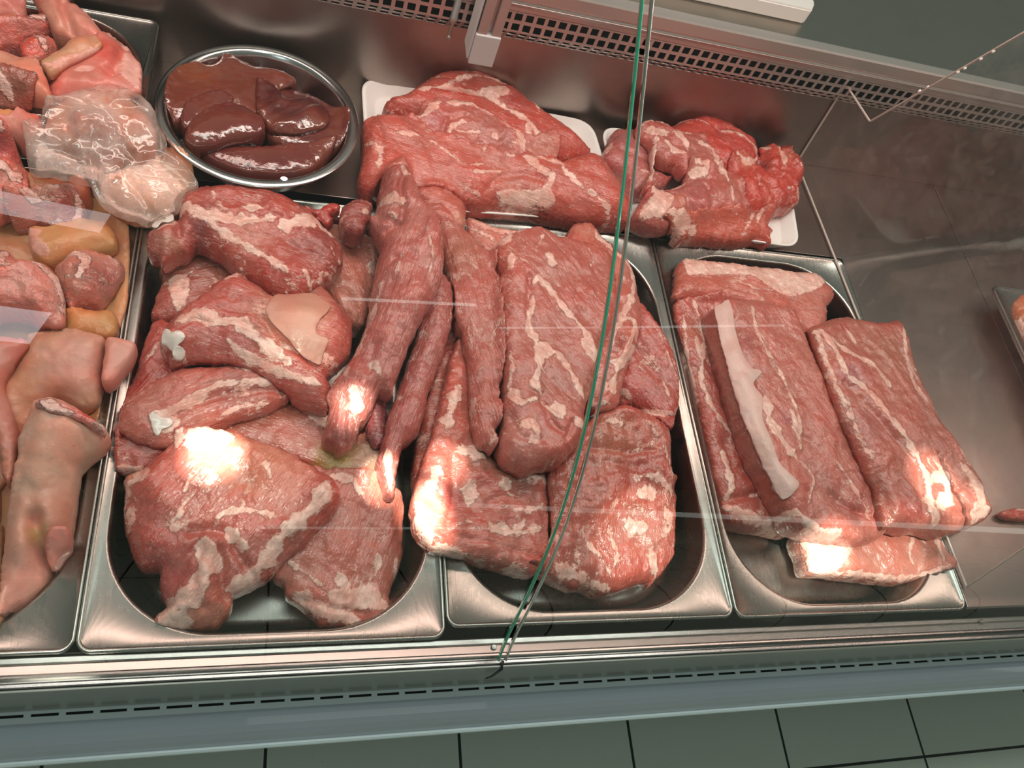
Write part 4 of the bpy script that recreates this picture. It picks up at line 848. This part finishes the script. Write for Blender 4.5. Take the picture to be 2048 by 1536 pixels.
cut('silver_skin_loin', C7((578,370),(620,345),(690,320),(740,322),(820,340),(880,338),(920,334),(945,380),(965,440),(1000,540),(1040,640),(1080,720),(1140,810),(1180,870),(1225,940),(1250,1000),(1272,1050),(1265,1080),(1220,1108),(1170,1128),(1110,1140),(1050,1120),(990,1125),(930,1110),(870,1118),(850,1060),(830,980),(800,930),(770,860),(730,770),(700,720),(660,620),(630,540),(595,440)), PX((1620,670,.022),(1770,660,.020),(1900,1040,.022)), .030, M_loin, (.50,.18,.135),
    'loin with silvery sinew down its middle and a ragged end overhanging the right rim', 'loin piece', GR_, r=.018, p=2.6,
    fat=[(C7((600,380),(660,470),(700,560),(760,600),(830,680),(900,770),(960,860),(1000,940),(1010,1060)), 6), (C7((640,420),(720,480),(800,520),(870,610)), 5), (C7((700,380),(740,440)), 4), (C7((920,380),(930,480),(970,600),(1050,700)), 4), (C7((1000,960),(1060,940),(1080,1000),(1040,1060)), 10), (C7((1130,900),(1180,960),(1200,1040),(1180,1100)), 10), (C7((1000,1040),(1050,1110)), 7), (C7((700,640),(740,760),(800,880)), 2), (C7((590,380),(650,560),(720,720)), 4), (C7((1120,830),(1170,900)), 5), (C7((1240,1060),(1180,1110)), 6)],
    zones=[(*C7((720,560))[0], 40, (.42,.16,.20), .7), (*C7((860,470))[0], 60, (.44,.19,.12), .6), (*C7((780,760))[0], 60, (.44,.13,.12), .7), (*C7((1160,1060))[0], 50, (.62,.26,.20), .6), (*C7((690,380))[0], 16, (.5,.05,.05), .8), (*C7((940,1060))[0], 40, (.40,.07,.07), .7)],
    grooves=[(C7((700,590),(820,720),(960,900),(990,1100)), .005, .006), (C7((1090,1000),(1160,960)), .004, .004), (C7((1100,1080),(1200,1080)), .004, .004), (C7((850,1000),(880,1110)), .003, .004)], bumps=[(*C7((1000,800))[0], .03, .004)], fib=-62, ridge=.0012)

# ======== ham on the large foam tray
GH = 'ham cuts on the large foam tray'
cut('back_ham', C2((265,400),(300,368),(400,335),(500,262),(590,220),(720,203),(850,213),(950,255),(1050,300),(1140,378),(1220,440),(1300,495),(1400,570),(1500,650),(1530,700),(1420,740),(1300,742),(1150,735),(950,742),(700,650),(560,600),(430,480),(300,450)), PX((790,230,.030),(950,190,.032),(1120,330,.028)), .040, M_trim, (.52,.11,.08),
    'upper red ham cut with a glossy rounded back, touching the steel wall', 'ham', GH, fat=[(C2((620,370),(700,320),(800,290),(950,300),(1080,340),(1150,400)), 4), (C2((450,380),(560,370),(700,390),(850,420),(1000,500),(1120,590),(1200,680)), 5), ('A', C2((820,380),(960,370),(1000,400),(920,440),(850,420))), (C2((1150,420),(1180,520)), 3), (C2((520,250),(580,290)), 3), (C2((1100,600),(1160,730)), 4)],
    zones=[(*C2((860,320))[0], 40, (.42,.12,.10), .8), (*C2((1060,440))[0], 40, (.42,.06,.05), .8), (*C2((540,500))[0], 30, (.50,.20,.20), .7)], grooves=[(C2((700,330),(850,290),(1060,340)), .004, .004), (C2((560,370),(850,420),(1080,560)), .004, .005)], bumps=[], fib=-15, r=.035)
cut('ham_flap', C2((415,460),(470,430),(500,380),(620,370),(760,400),(900,470),(1050,560),(1180,600),(1290,570),(1345,630),(1330,700),(1200,728),(1050,745),(920,740),(860,690),(760,650),(690,640),(630,600),(600,612),(530,580),(500,550)), PX((840,250,.052),(1080,310,.048)), .018, M_trim, (.52,.17,.14),
    'ragged pink flap of muscle folded over the middle of the ham tray', 'ham flap', GH, wob=.002, B=.02,
    fat=[(C2((430,460),(500,470),(560,420),(600,400)), 6), (C2((640,600),(690,530),(760,520)), 4), (C2((640,410),(800,430),(960,500),(1080,590),(1130,690)), 5), (C2((930,600),(940,615)), 5), (C2((870,680),(900,670)), 5), (C2((700,560),(860,580)), 2)], zones=[(*C2((580,500))[0], 30, (.46,.16,.18), .8), (*C2((960,650))[0], 50, (.46,.17,.15), .7), (*C2((1240,640))[0], 40, (.60,.26,.18), .6)],
    grooves=[(C2((640,490),(620,560),(600,610)), .008, .004), (C2((850,690),(950,660),(1010,600)), .003, .003), (C2((690,640),(840,620)), .003, .003), (C2((650,500),(760,490)), .004, .003)], fib=-20)
cut('front_ham', C2((130,520),(150,475),(220,458),(330,465),(430,480),(520,580),(620,615),(720,660),(860,690),(950,745),(1100,740),(1350,738),(1500,690),(1600,720),(1660,800),(1740,920),(1770,1000),(1768,1100),(1700,1100),(1600,1095),(1450,1080),(1300,1055),(1180,1030),(1000,1012),(800,1010),(600,960),(400,950),(240,950),(150,930),(115,880),(105,800),(130,700)), PX((740,330,.032),(1000,330,.036),(1240,440,.022)), .034, M_trim, (.54,.145,.11),
    'long red ham with a white tendon patch, along the front of the large foam tray', 'ham', GH, r=.03,
    fat=[('A', C2((930,980),(1000,960),(1200,960),(1270,850),(1290,900),(1260,980),(1305,1030),(1180,1030),(1000,1012))), (C2((1090,770),(1140,790),(1180,840),(1260,880)), 8), (C2((1250,780),(1320,790),(1350,860),(1450,960),(1540,1000)), 5), (C2((330,635),(400,640),(460,640)), 4), (C2((530,670),(640,750),(740,830),(850,820)), 1.5), (C2((860,700),(840,790)), 2), (C2((780,880),(960,860)), 2), (C2((1540,1000),(1640,1090)), 3), (C2((960,780),(1050,760)), 3), (C2((240,700),(210,850)), 3)],
    zones=[(*C2((180,620))[0], 50, (.46,.08,.05), .8), (*C2((1050,920))[0], 60, (.52,.22,.17), .6), (*C2((1450,820))[0], 60, (.56,.12,.08), .7)], grooves=[(C2((870,960),(960,890),(1100,880),(1240,920)), .004, .005), (C2((1340,860),(1460,980),(1560,1010)), .002, .003), (C2((180,500),(230,640),(220,800)), .004, .005)], fib=-12, ridge=.001)

# ======== trimmings on the small foam tray
GT = 'red trimmings on the small foam tray'
cut('back_trimming', CR((560,300),(640,240),(710,215),(840,190),(950,205),(1050,240),(1110,290),(1200,335),(1265,400),(1290,470),(1290,540),(1200,600),(1100,640),(950,620),(700,560),(560,450)), .030, .034, M_trim, (.54,.07,.05), 'rounded bright red trimming at the back of the small foam tray', 'meat trimming', GT,
    fat=[(CR((950,370),(1080,400),(1200,470),(1260,520)), 4.5), (CR((640,250),(740,270),(850,330)), 2.5)], grooves=[(CR((900,340),(1040,350),(1180,440)), .003, .004)], fib=-20, ridge=.001)
cut('left_trimming', CR((68,500),(110,400),(150,290),(230,270),(320,290),(420,330),(480,480),(480,600),(620,650),(520,740),(330,760),(220,620),(120,560)), .022, .026, M_trim, (.46,.16,.15), 'greyish pink trimming at the left end of the small foam tray, behind the glass joint', 'meat trimming', GT,
    zones=[(*CR((240,300))[0], 30, (.58,.24,.14), .8), (*CR((300,430))[0], 50, (.40,.17,.19), .7)], fat=[(CR((90,490),(130,400)), 3), (CR((350,650),(430,670)), 4)], grooves=[(CR((200,480),(400,560)), .004, .005)], fib=20)
cut('webbed_trimming', CR((340,250),(400,205),(480,197),(560,220),(640,280),(760,320),(860,330),(900,420),(990,500),(1010,560),(960,620),(900,610),(790,600),(720,600),(650,540),(560,520),(500,460),(490,600),(460,730),(415,730),(430,640),(470,590),(460,400),(380,340)), .050, .018, M_trim, (.50,.17,.14), 'pale webbed piece with a dangling sinew, top of the small foam tray', 'meat trimming', GT, B=.02, wob=.002,
    fat=[(CR((350,260),(470,215),(580,260),(700,320),(750,325)), 3.5), (CR((400,300),(500,330),(570,320)), 9), (CR((480,360),(480,480),(475,600),(440,690)), 5), (CR((540,390),(620,470),(690,500)), 7), (CR((600,330),(700,400),(720,470)), 7), (CR((810,400),(900,440),(960,500),(980,560)), 5), (CR((640,270),(720,290)), 3)],
    zones=[(*CR((480,260))[0], 22, (.56,.14,.10), .8), (*CR((850,500))[0], 60, (.50,.17,.14), .5)], s=.0022, grooves=[(CR((560,300),(760,330)), .003, .003)])
cut('right_trimming', CR((1010,560),(1100,520),(1200,560),(1280,520),(1290,430),(1380,408),(1425,440),(1490,400),(1562,420),(1560,470),(1610,520),(1642,590),(1620,740),(1605,850),(1500,880),(1400,910),(1300,930),(1180,900),(1100,800),(1040,680)), .030, .032, M_trim, (.56,.075,.05), 'ragged bright red trimming at the right end of the small foam tray', 'meat trimming', GT, wob=.003, rag=.0012,
    fat=[(CR((1050,540),(1140,600),(1240,560)), 6), (CR((1400,480),(1440,560),(1450,620)), 5), (CR((1560,800),(1600,820)), 5), (CR((1300,440),(1330,470)), 4), (CR((1190,650),(1250,780)), 3), (CR((1520,600),(1560,640)), 3)], zones=[(*CR((1290,600))[0], 25, (.25,.01,.01), .9), (*CR((1460,520))[0], 35, (.62,.20,.13), .7), (*CR((1150,600))[0], 30, (.70,.16,.09), .8)],
    grooves=[(CR((1260,560),(1320,680),(1420,710)), .009, .004), (CR((1420,480),(1430,640)), .006, .004), (CR((1200,650),(1250,780)), .005, .003), (CR((1560,480),(1480,600)), .004, .004)], ridge=.002, fib=30)
cut('front_trimming', CR((320,960),(360,860),(410,790),(470,760),(560,755),(700,700),(690,600),(800,610),(880,600),(960,590),(1060,650),(1130,740),(1160,830),(1220,900),(1150,960),(1000,950),(860,980),(740,985),(600,1030),(480,1030)), .034, .030, M_trim, (.50,.165,.14), 'rounded muscle with a white tendon end at the front of the small foam tray', 'meat trimming', GT, wob=.002,
    fat=[('A', CR((420,850),(560,850),(570,940),(540,1010),(430,1000),(350,960))), (CR((430,770),(470,830)), 8), (CR((700,610),(800,620),(830,680),(720,680)), 8), (CR((880,620),(960,620),(960,700)), 8), (CR((960,640),(1020,780),(1060,900)), 3), (CR((600,760),(720,700)), 3), (CR((860,960),(1050,930)), 2.5)],
    zones=[(*CR((740,840))[0], 60, (.42,.13,.13), .7), (*CR((1060,760))[0], 40, (.56,.15,.10), .7), (*CR((640,900))[0], 30, (.60,.22,.15), .7)], grooves=[(CR((560,800),(680,880),(740,980)), .005, .004), (CR((860,740),(900,940)), .003, .004), (CR((600,770),(760,740),(860,800)), .003, .004)], fib=-60, ridge=.001)
cut('front_strip', CR((480,1050),(540,1000),(640,1010),(760,1000),(900,985),(1060,960),(1220,960),(1290,940),(1370,920),(1400,960),(1370,1020),(1420,1055),(1395,1090),(1415,1160),(1350,1110),(1250,1120),(1150,1132),(1000,1118),(850,1112),(780,1100),(710,1112),(640,1090),(560,1080)), .020, .018, M_trim, (.58,.16,.11), 'flat strip with white frayed left end along the front lip of the small foam tray', 'meat trimming', GT, wob=.002, rag=.0014,
    fat=[(CR((490,1045),(580,1040),(700,1060),(790,1090)), 8), (CR((1230,970),(1170,1080)), 2.5), (CR((560,1060),(720,1100)), 5), (CR((1280,960),(1260,1060)), 3)], zones=[(*CR((1360,1080))[0], 30, (.60,.08,.05), .8)], ridge=.0015)

# ======== liver in the bowl
GLV = 'liver lobes in the steel bowl'
LV = (.155, .034, .028); LV2 = (.20, .055, .035)
def lob(name, pts, z, T, lab, col=LV, **k): return cut(name, C1(*pts), z, T, M_liver, col, lab, 'liver', GLV, col2=LV2, wob=.0006, rag=.0002, **k)
lob('liver_lobe', [(1440,520),(1520,505),(1700,540),(1850,620),(1925,680),(1920,760),(1880,830),(1780,860),(1600,840),(1480,780),(1440,640)], .040, .014, 'dark liver lobe at the right side of the bowl, in dark folds', (.12,.025,.022))
lob('liver_lobe', [(1090,840),(1130,810),(1300,830),(1500,830),(1700,830),(1860,800),(1820,880),(1720,960),(1560,985),(1350,970),(1180,910)], .040, .014, 'flat liver lobe along the front of the bowl, nearest the second pan')
lob('liver_lobe', [(915,600),(930,500),(980,440),(1080,395),(1180,385),(1240,345),(1310,350),(1420,400),(1560,420),(1640,480),(1500,560),(1400,700),(1250,640),(1150,640),(1020,700),(960,700)], .046, .018, 'broad glossy liver lobe across the back left of the bowl', (.19,.055,.036), zones=[(*C1((1100,450))[0], 50, (.26,.09,.04), .7)])
lob('liver_lobe', [(1000,700),(1030,610),(1120,560),(1220,545),(1290,580),(1270,640),(1150,690),(1040,730)], .053, .013, 'small liver lobe at the left, just above the biggest smooth one')
lob('liver_lobe', [(1420,480),(1520,510),(1600,560),(1720,560),(1820,640),(1800,720),(1640,760),(1500,740),(1420,640)], .052, .012, 'wrinkled blackish liver lobe right of the centre of the bowl', (.085,.015,.015), ridge=.004, fib=40)
lob('liver_lobe', [(1020,790),(1040,720),(1130,650),(1260,605),(1360,620),(1450,680),(1470,740),(1400,780),(1280,800),(1180,830),(1080,830)], .056, .016, 'smooth rounded liver lobe in front left of the bowl with a bright glint')

# ======== trotters, raised back-left pan
GB = 'trotters in the raised back left pan'
def foot(name, pts, z, T, lab, col=PEACH, grp=GB, cat='trotter', mat=None, **k):
    k.setdefault('wob', .0012); k.setdefault('rag', .0003)
    return cut(name, pts, z, T, mat or M_skin, col, lab, cat, grp, **k)
ZB = .052
foot('trotter', CT((-200,-60),(60,-80),(280,-40),(278,160),(262,220),(200,250),(80,225),(-60,210),(-200,150)), ZB, .022, 'pink trotter end in the top left corner of the picture', ROSE, zones=[(*CT((150,120))[0], 40, (.62,.16,.13), .6)])
foot('trotter', CT((-180,300),(-100,240),(100,245),(250,262),(350,235),(430,238),(500,270),(530,330),(480,352),(300,348),(100,352),(-60,360)), ZB+.004, .020, 'amber trotter lying crosswise near the top left corner', AMBER)
foot('trotter', CT((-200,380),(0,350),(200,360),(520,345),(545,410),(420,450),(280,450),(180,500),(80,500),(0,520),(-200,520)), ZB-.004, .018, 'thin meaty trotter strip under the amber trotter', (.62,.22,.18), mat=M_cutend, fat=[(CT((290,365),(520,385)), 3)])
foot('trotter', CT((300,-60),(640,-60),(690,110),(800,170),(900,260),(990,370),(1060,470),(1080,540),(960,540),(800,470),(650,420),(550,400),(480,300),(380,130)), ZB+.012, .026, 'long pale pink trotter slanting along the back right curve of the raised pan', ROSE, zones=[(*CT((540,320))[0], 60, (.66,.32,.20), .8), (*CT((720,260))[0], 60, (.74,.34,.28), .6)], grooves=[(CT((620,140),(640,260),(720,420)), .008, .005)])
foot('trotter', CT((480,800),(520,700),(640,640),(900,560),(1000,500),(1060,455),(1120,455),(1190,500),(1260,540),(1300,610),(1350,680),(1378,760),(1375,900),(1360,990),(1100,1040),(700,1050),(500,1000)), ZB+.004, .028, 'big sawn trotter with a white bone face and red marrow spot, beside the pan edge', (.68,.26,.21),
     fat=[('A', CT((1240,630),(1310,640),(1370,760),(1372,900),(1350,980),(1240,920),(1180,880),(1100,880),(1160,780))), (CT((1040,480),(1180,510),(1240,600)), 6), (CT((760,860),(930,840)), 6)], zones=[(*CT((1225,860))[0], 11, (.45,.0,.02), 1.0), (*CT((1040,700))[0], 30, (.62,.10,.07), .9), (*CT((840,880))[0], 40, (.56,.22,.17), .8)],
     grooves=[(CT((1200,600),(1150,780),(1080,870)), .006, .005), (CT((1040,840),(1120,850)), .006, .004)], bumps=[(*CT((1040,650))[0], .02, .006)])
foot('trotter', CT((400,650),(480,590),(600,520),(700,430),(800,410),(920,420),(980,470),(1000,520),(930,570),(820,610),(700,660),(600,720),(540,760),(480,770),(430,710)), ZB+.028, .016, 'amber trotter skin piece lying over the sawn trotter', TAN, B=.02, fat=[(CT((430,690),(520,700),(620,680),(800,620),(960,560)), 5)])
foot('trotter', CT((205,520),(240,470),(330,445),(480,440),(560,480),(560,540),(480,600),(400,650),(300,650),(230,600)), ZB+.014, .022, 'round cut end of a trotter showing red meat and white tendon', ROSE, mat=M_cutend, fat=[(CT((360,480),(440,520),(460,580)), 5)], zones=[(*CT((300,540))[0], 30, (.70,.10,.06), .9), (*CT((500,510))[0], 20, (.5,.12,.10), .7)], wob=.003)
foot('trotter', CT((-200,560),(0,560),(140,580),(220,620),(380,660),(430,760),(490,880),(520,1000),(440,1020),(300,990),(180,950),(0,910),(-200,900)), ZB+.020, .026, 'largest peach-coloured trotter at the left edge, above the bag', (.76,.38,.27), grooves=[(CT((130,580),(200,700)), .004, .005), (CT((0,700),(200,780),(340,900)), .002, .008)])
foot('trotter', CT((-200,920),(0,890),(200,950),(440,1020),(420,1100),(350,1170),(240,1180),(0,1140),(-200,1140)), ZB+.000, .020, 'dark meaty trotter end beneath the largest trotter', (.34,.13,.09), mat=M_cutend, fat=[(CT((30,960),(120,1060),(180,1130)), 5)], wob=.002)
foot('trotter', CT((-200,1130),(0,1130),(200,1130),(245,1160),(230,1230),(160,1290),(60,1310),(-200,1310)), ZB+.014, .020, 'orange trotter at the front rim of the raised pan', (.74,.34,.14))
foot('trotter', CT((-200,1280),(0,1300),(140,1300),(230,1200),(360,1170),(420,1200),(420,1350),(240,1400),(0,1385),(-200,1385)), ZB+.004, .018, 'pink trotter along the front wall of the raised pan, partly under the bag', (.74,.30,.24))

# ======== trotters, front-left pan
GF = 'trotters in the leftmost front pan'
foot('trotter', PX((-80,500),(60,440),(140,420),(230,430),(262,470),(262,620),(240,700),(215,800),(190,900),(120,1050),(60,1180),(-80,1180)), -.022, .020, 'flat amber trotter at the very bottom of the leftmost front pan', AMBER, GF, col2=(.5,.22,.12))
foot('trotter', CB((-100,640),(40,650),(160,680),(230,800),(300,900),(290,980),(200,1050),(60,1120),(-100,1150)), .030, .022, 'fatty meat chunk with red streaks left of the plastic bag', (.70,.30,.24), GF, 'meat chunk', M_cutend, fat=[(CB((0,850),(120,900),(200,960)), 8), (CB((40,660),(90,700)), 5)], zones=[(*CB((110,760))[0], 25, (.55,.08,.08), .9)], wob=.003, group=None) if False else \
cut('meat_chunk', CB((-100,640),(40,650),(160,680),(230,800),(300,900),(290,980),(200,1050),(60,1120),(-100,1150)), .030, .022, M_cutend, (.70,.30,.24), 'fatty meat chunk with red streaks left of the plastic bag', 'meat chunk', GF, fat=[(CB((0,850),(120,900),(200,960)), 8), (CB((40,660),(90,700)), 5)], zones=[(*CB((110,760))[0], 25, (.55,.08,.08), .9)], wob=.003)
foot('trotter', CB((270,960),(300,910),(420,900),(530,890),(590,930),(600,1020),(540,1060),(440,1070),(320,1060)), .024, .020, 'light brown toe of a trotter just under the front of the bag', (.50,.24,.12), GF)
foot('trotter', CB((590,940),(640,880),(720,880),(770,940),(760,1020),(700,1060),(620,1050)), .026, .020, 'rounded brown trotter knuckle under the front of the bag, right of the toe', (.50,.22,.13), GF)
cut('meat_chunk', CB((100,1180),(240,1150),(400,1120),(560,1110),(700,1130),(752,1200),(732,1290),(640,1310),(500,1312),(350,1275),(240,1300),(120,1300)), .004, .024, M_cutend, (.52,.24,.18), 'cut chunk with a red inside in the shade of the bag', 'meat chunk', GF, fat=[(CB((450,1300),(600,1290),(690,1260),(710,1180)), 4), (CB((250,1160),(400,1200)), 5)], zones=[(*CB((600,1210))[0], 25, (.45,.07,.06), .9)], wob=.003)
foot('trotter', CB((250,1350),(300,1310),(500,1320),(760,1260),(900,1260),(1000,1360),(1000,1480),(800,1540),(560,1600),(400,1620),(280,1520)), .004, .026, 'amber trotter lying crosswise below the bag', (.62,.34,.14), GF, fat=[(CB((270,1350),(330,1480),(420,1560)), 9)])
cut('meat_chunk', C8((205,130),(240,95),(290,70),(350,72),(400,82),(440,95),(460,120),(450,170),(400,230),(360,262),(300,262),(262,282),(235,230),(215,190)), PX((120,560,.012),(240,560,.002)), .030, M_cutend, (.60,.28,.22), 'upright sawn chunk of trotter beside the rim, behind the crosswise trotter', 'meat chunk', GF, fat=[(C8((240,120),(290,90),(330,130),(300,200)), 6), (C8((400,85),(450,130)), 4)], zones=[(*C8((380,180))[0], 40, (.40,.14,.12), .8)], wob=.003)
foot('trotter', C8((245,295),(270,285),(320,282),(400,278),(425,290),(438,315),(434,355),(400,378),(330,375),(245,372)), .004, .022, 'stubby amber trotter tip resting against the pan rim', (.66,.36,.14), GF)
foot('trotter', C8((-140,560),(-20,520),(20,520),(90,400),(120,360),(200,348),(245,345),(300,352),(370,366),(392,378),(384,440),(374,500),(378,560),(366,610),(330,636),(290,640),(220,610),(160,640),(120,700),(80,780),(60,900),(20,960),(-60,950)), PX((40,800,-.008),(180,680,.014)), .030, 'long trotter lying crosswise with its cloven toe poking over the rim', (.66,.36,.22), GF, zones=[(*C8((300,480))[0], 75, (.72,.40,.34), .8)], r=.034)
foot('trotter_toe', C8((372,500),(385,430),(388,385),(410,372),(450,376),(502,394),(490,440),(455,485),(425,525),(390,545),(374,530)), .026, .018, 'pointed pink toe of the crosswise trotter, jutting over the rim', ROSE, GF, B=.022)
foot('trotter', C8((-100,370),(0,372),(100,385),(116,412),(80,450),(40,500),(22,545),(28,580),(60,660),(72,740),(68,860),(45,910),(30,905),(12,870),(8,800),(-20,720),(-100,680)), .020, .024, 'trotter at the left edge hanging down over the crosswise one', (.66,.30,.24), GF, zones=[(*C8((40,840))[0], 25, (.60,.26,.16), .7)])
foot('meat_chunk', C8((-60,120),(0,62),(28,58),(52,70),(70,92),(130,102),(190,122),(225,170),(245,235),(248,300),(245,345),(200,342),(150,320),(100,290),(60,280),(10,280),(-60,300)), PX((10,560,.030),(120,640,.020)), .026, 'pale meat chunk with a curled red skin corner at the left edge', (.68,.32,.27), GF, 'meat chunk', M_cutend, fat=[(C8((30,70),(20,140),(60,150)), 6), (C8((120,120),(220,180),(240,300)), 5)], zones=[(*C8((15,90))[0], 16, (.75,.10,.08), .9), (*C8((180,250))[0], 40, (.66,.32,.26), .6)], wob=.003)
foot('trotter', C8((-60,1060),(0,1055),(22,1060),(24,1200),(22,1400),(-60,1420)), -.010, .022, 'sliver of amber trotter at the left edge beside the large upright one', (.60,.34,.18), GF)
foot('trotter', C8((-60,900),(0,900),(10,1000),(0,1050),(-60,1060)), -.006, .022, 'reddish trotter tip at the left edge, above the amber sliver', (.66,.26,.18), GF)
bt = foot('large_trotter', C8((130,612),(150,602),(200,598),(250,612),(300,640),(345,668),(390,700),(408,735),(380,775),(330,815),(300,850),(292,900),(280,1000),(270,1100),(258,1135),(232,1160),(200,1190),(196,1230),(180,1270),(130,1320),(70,1360),(40,1400),(22,1404),(24,1250),(28,1100),(36,1000),(60,900),(76,820),(75,760),(95,700),(112,660)), PX((90,860,.028),(190,870,.022),(60,1230,-.020)), .034, 'largest upright trotter at the lower left with a cloven hoof and raw sawn top', (.80,.52,.40), GF, r=.036,
     zones=[(*C8((210,1060))[0], 60, (.72,.34,.24), .7), (*C8((90,1340))[0], 40, (.72,.30,.26), .8), (*C8((150,1260))[0], 50, (.70,.34,.28), .6), (*C8((160,1110))[0], 16, (.55,.38,.14), .8)], grooves=[(C8((150,1060),(160,1110),(175,1160),(200,1190)), .012, .006), (C8((140,960),(152,1060)), .003, .006)], bumps=[(*C8((100,1160))[0], .018, .005), (*C8((225,1080))[0], .012, .006)])
cut('sawn_end', C8((132,622),(145,602),(200,598),(240,610),(290,630),(345,660),(390,695),(385,715),(340,700),(300,680),(240,660),(180,648)), PX((90,820,.052),(200,860,.046)), .012, M_cutend, (.72,.34,.30), None, None, None, parent=bt, B=.02, wob=.003, s=.002, fat=[(C8((160,620),(220,640),(280,660)), 6), (C8((350,690),(385,705)), 5)], zones=[(*C8((320,660))[0], 12, (.65,.08,.07), .9)])
cut('hoof_toe', C8((172,1100),(200,1060),(240,1050),(268,1080),(262,1130),(235,1165),(205,1212),(190,1215),(180,1180),(168,1140)), PX((110,1080,.020),(115,1140,.004)), .016, M_skin, (.72,.32,.26), None, None, None, parent=bt, B=.02)

# ======== food in the bag, then the bag
bagc = [('meat_portion', [(850,740),(1100,690),(1400,700),(1600,830),(1670,920),(1590,1000),(1500,1110),(1380,1180),(1100,1160),(930,1070),(860,950)], .022, .026, 'pale tan meat portion in the front right half of the plastic bag', (.80,.52,.32)),
        ('meat_portion', [(400,500),(440,340),(620,240),(900,190),(1080,210),(1200,290),(1300,410),(1340,540),(1200,650),(900,600),(600,590)], .062, .026, 'pinkish tan meat portion in the back of the plastic bag', (.80,.46,.32)),
        ('meat_portion', [(700,560),(900,560),(1050,640),(1100,760),(950,840),(800,830),(720,760),(690,640)], .040, .018, 'small pink meat portion in the middle of the plastic bag', (.66,.36,.30))]
for nm, pts, z, T, lab, c in bagc:
    cut(nm, CB(*pts), z, T, M_skin, c, lab, 'meat portion', 'portions in the plastic bag', B=.05, wob=.003, grooves=[(CB((900, 860), (1200, 800), (1550, 900)), .004, .005)])
bag = cut('plastic_bag', CB((228,590),(210,500),(215,410),(250,392),(345,400),(375,310),(410,215),(520,180),(620,150),(760,120),(920,93),(1020,105),(1120,140),(1220,190),(1300,260),(1345,330),(1375,430),(1430,550),(1440,640),(1520,700),(1620,790),(1695,905),(1680,945),(1600,1010),(1560,1080),(1530,1150),(1440,1210),(1380,1240),(1280,1262),(1180,1220),(1050,1190),(960,1140),(880,1090),(840,1050),(800,960),(780,900),(690,900),(640,880),(560,850),(400,830),(280,810),(240,700)),
    CB((400,500,.066),(1100,200,.078),(1400,1000,.050)), .020, M_bag, (.9,.9,.9), 'crumpled translucent plastic bag of pale meat lying across the pan corners', 'plastic bag', None, B=.006, wob=.0016, rag=.0008, ridge=.003, fib=35, s=.0022, smooth=2,
    grooves=[(CB((900,420),(1000,200),(1050,120)), .006, .004), (CB((880,400),(640,330),(430,270)), .006, .004), (CB((900,420),(1150,350),(1250,350)), .007, .004), (CB((860,480),(600,500),(300,450)), .005, .004), (CB((900,500),(1050,640),(1150,760)), .006, .004), (CB((1100,830),(1350,760),(1500,820)), .006, .004), (CB((1100,860),(1350,920),(1650,930)), .006, .004), (CB((790,760),(820,900),(900,1060)), .008, .004), (CB((1080,900),(1200,1050),(1300,1200)), .005, .004), (CB((700,760),(500,700),(280,780)), .005, .004)],
    bumps=[(*CB((850,420))[0], .012, .012), (*CB((1050,380))[0], .012, .008), (*CB((1250,900))[0], .02, .004)])

# ======== beyond the divider
def smallpan(x0, x1, y0, y1, z, label): return pan(x0, x1, y0, y1, z, label, r=.05, mx=.016, my=.016, my1=.016, depth=.03, name='steel_tray', group=None)
c0 = at(1982, 570, .034)
smallpan(float(c0[0]), float(c0[0]) + .26, float(c0[1]) - .33, float(c0[1]), .034, 'shallow steel tray of orange meat cut off by the right edge of the picture')
H[(GXX > c0[0] + .02) & (GYY < c0[1] - .02) & (GYY > c0[1] - .31)] = .006
cut('orange_meat', PX((2019,608),(2030,592),(2060,584),(2140,600),(2150,760),(2100,760),(2052,690),(2030,645)), .022, .014, M_trim, (.60,.20,.07), 'orange and red meat in the shallow tray at the right edge', 'meat portion', None, zones=[(2045,600,20,(.45,.04,.03),.9)], fat=[(PX((2030,640),(2050,700)), 4)])
cut('meat_strip', PX((1996,1028),(2010,1020),(2048,1018),(2100,1022),(2100,1040),(2040,1042),(2008,1038)), .006, .008, M_trim, (.60,.10,.07), 'small red strip of meat lying on the deck behind the divider at the right', 'meat strip', None, s=.002, fat=[(PX((2020,1022),(2080,1024)), 2)])

# ---------------------------------------------------------------- narrow spots added in place of sunlight: small hard patches on the meat
for px, py, z, pw, ang in ((425, 905, .030, 300, 1.2), (480, 925, .028, 14, 3.6), (850, 1015, .020, 280, .95), (890, 930, .020, 90, .6), (862, 1060, .020, 120, .9), (772, 955, .025, 200, .75), (704, 812, .052, 110, .75),
                           (1640, 1110, -.015, 90, 1.8), (1760, 1120, -.015, 30, 3.2), (1860, 960, .045, 60, 1.8), (1920, 1030, .035, 40, 2.0), (1290, 1090, -.01, 26, 3.2), (610, 690, .05, 12, 2.0), (1555, 1160, -.06, 30, 2.2), (100, 1240, .02, 20, 2.4)):
    p = at(px, py, z)
    spot('highlight_spot', (p[0] - .25, p[1] - .55, 2.5), tuple(p), pw * 11, ang)
spot('highlight_spot', (.17, -1.20, 2.4), (.15, .2, .38), 40, 14, (1, .97, .9), .6, .010)
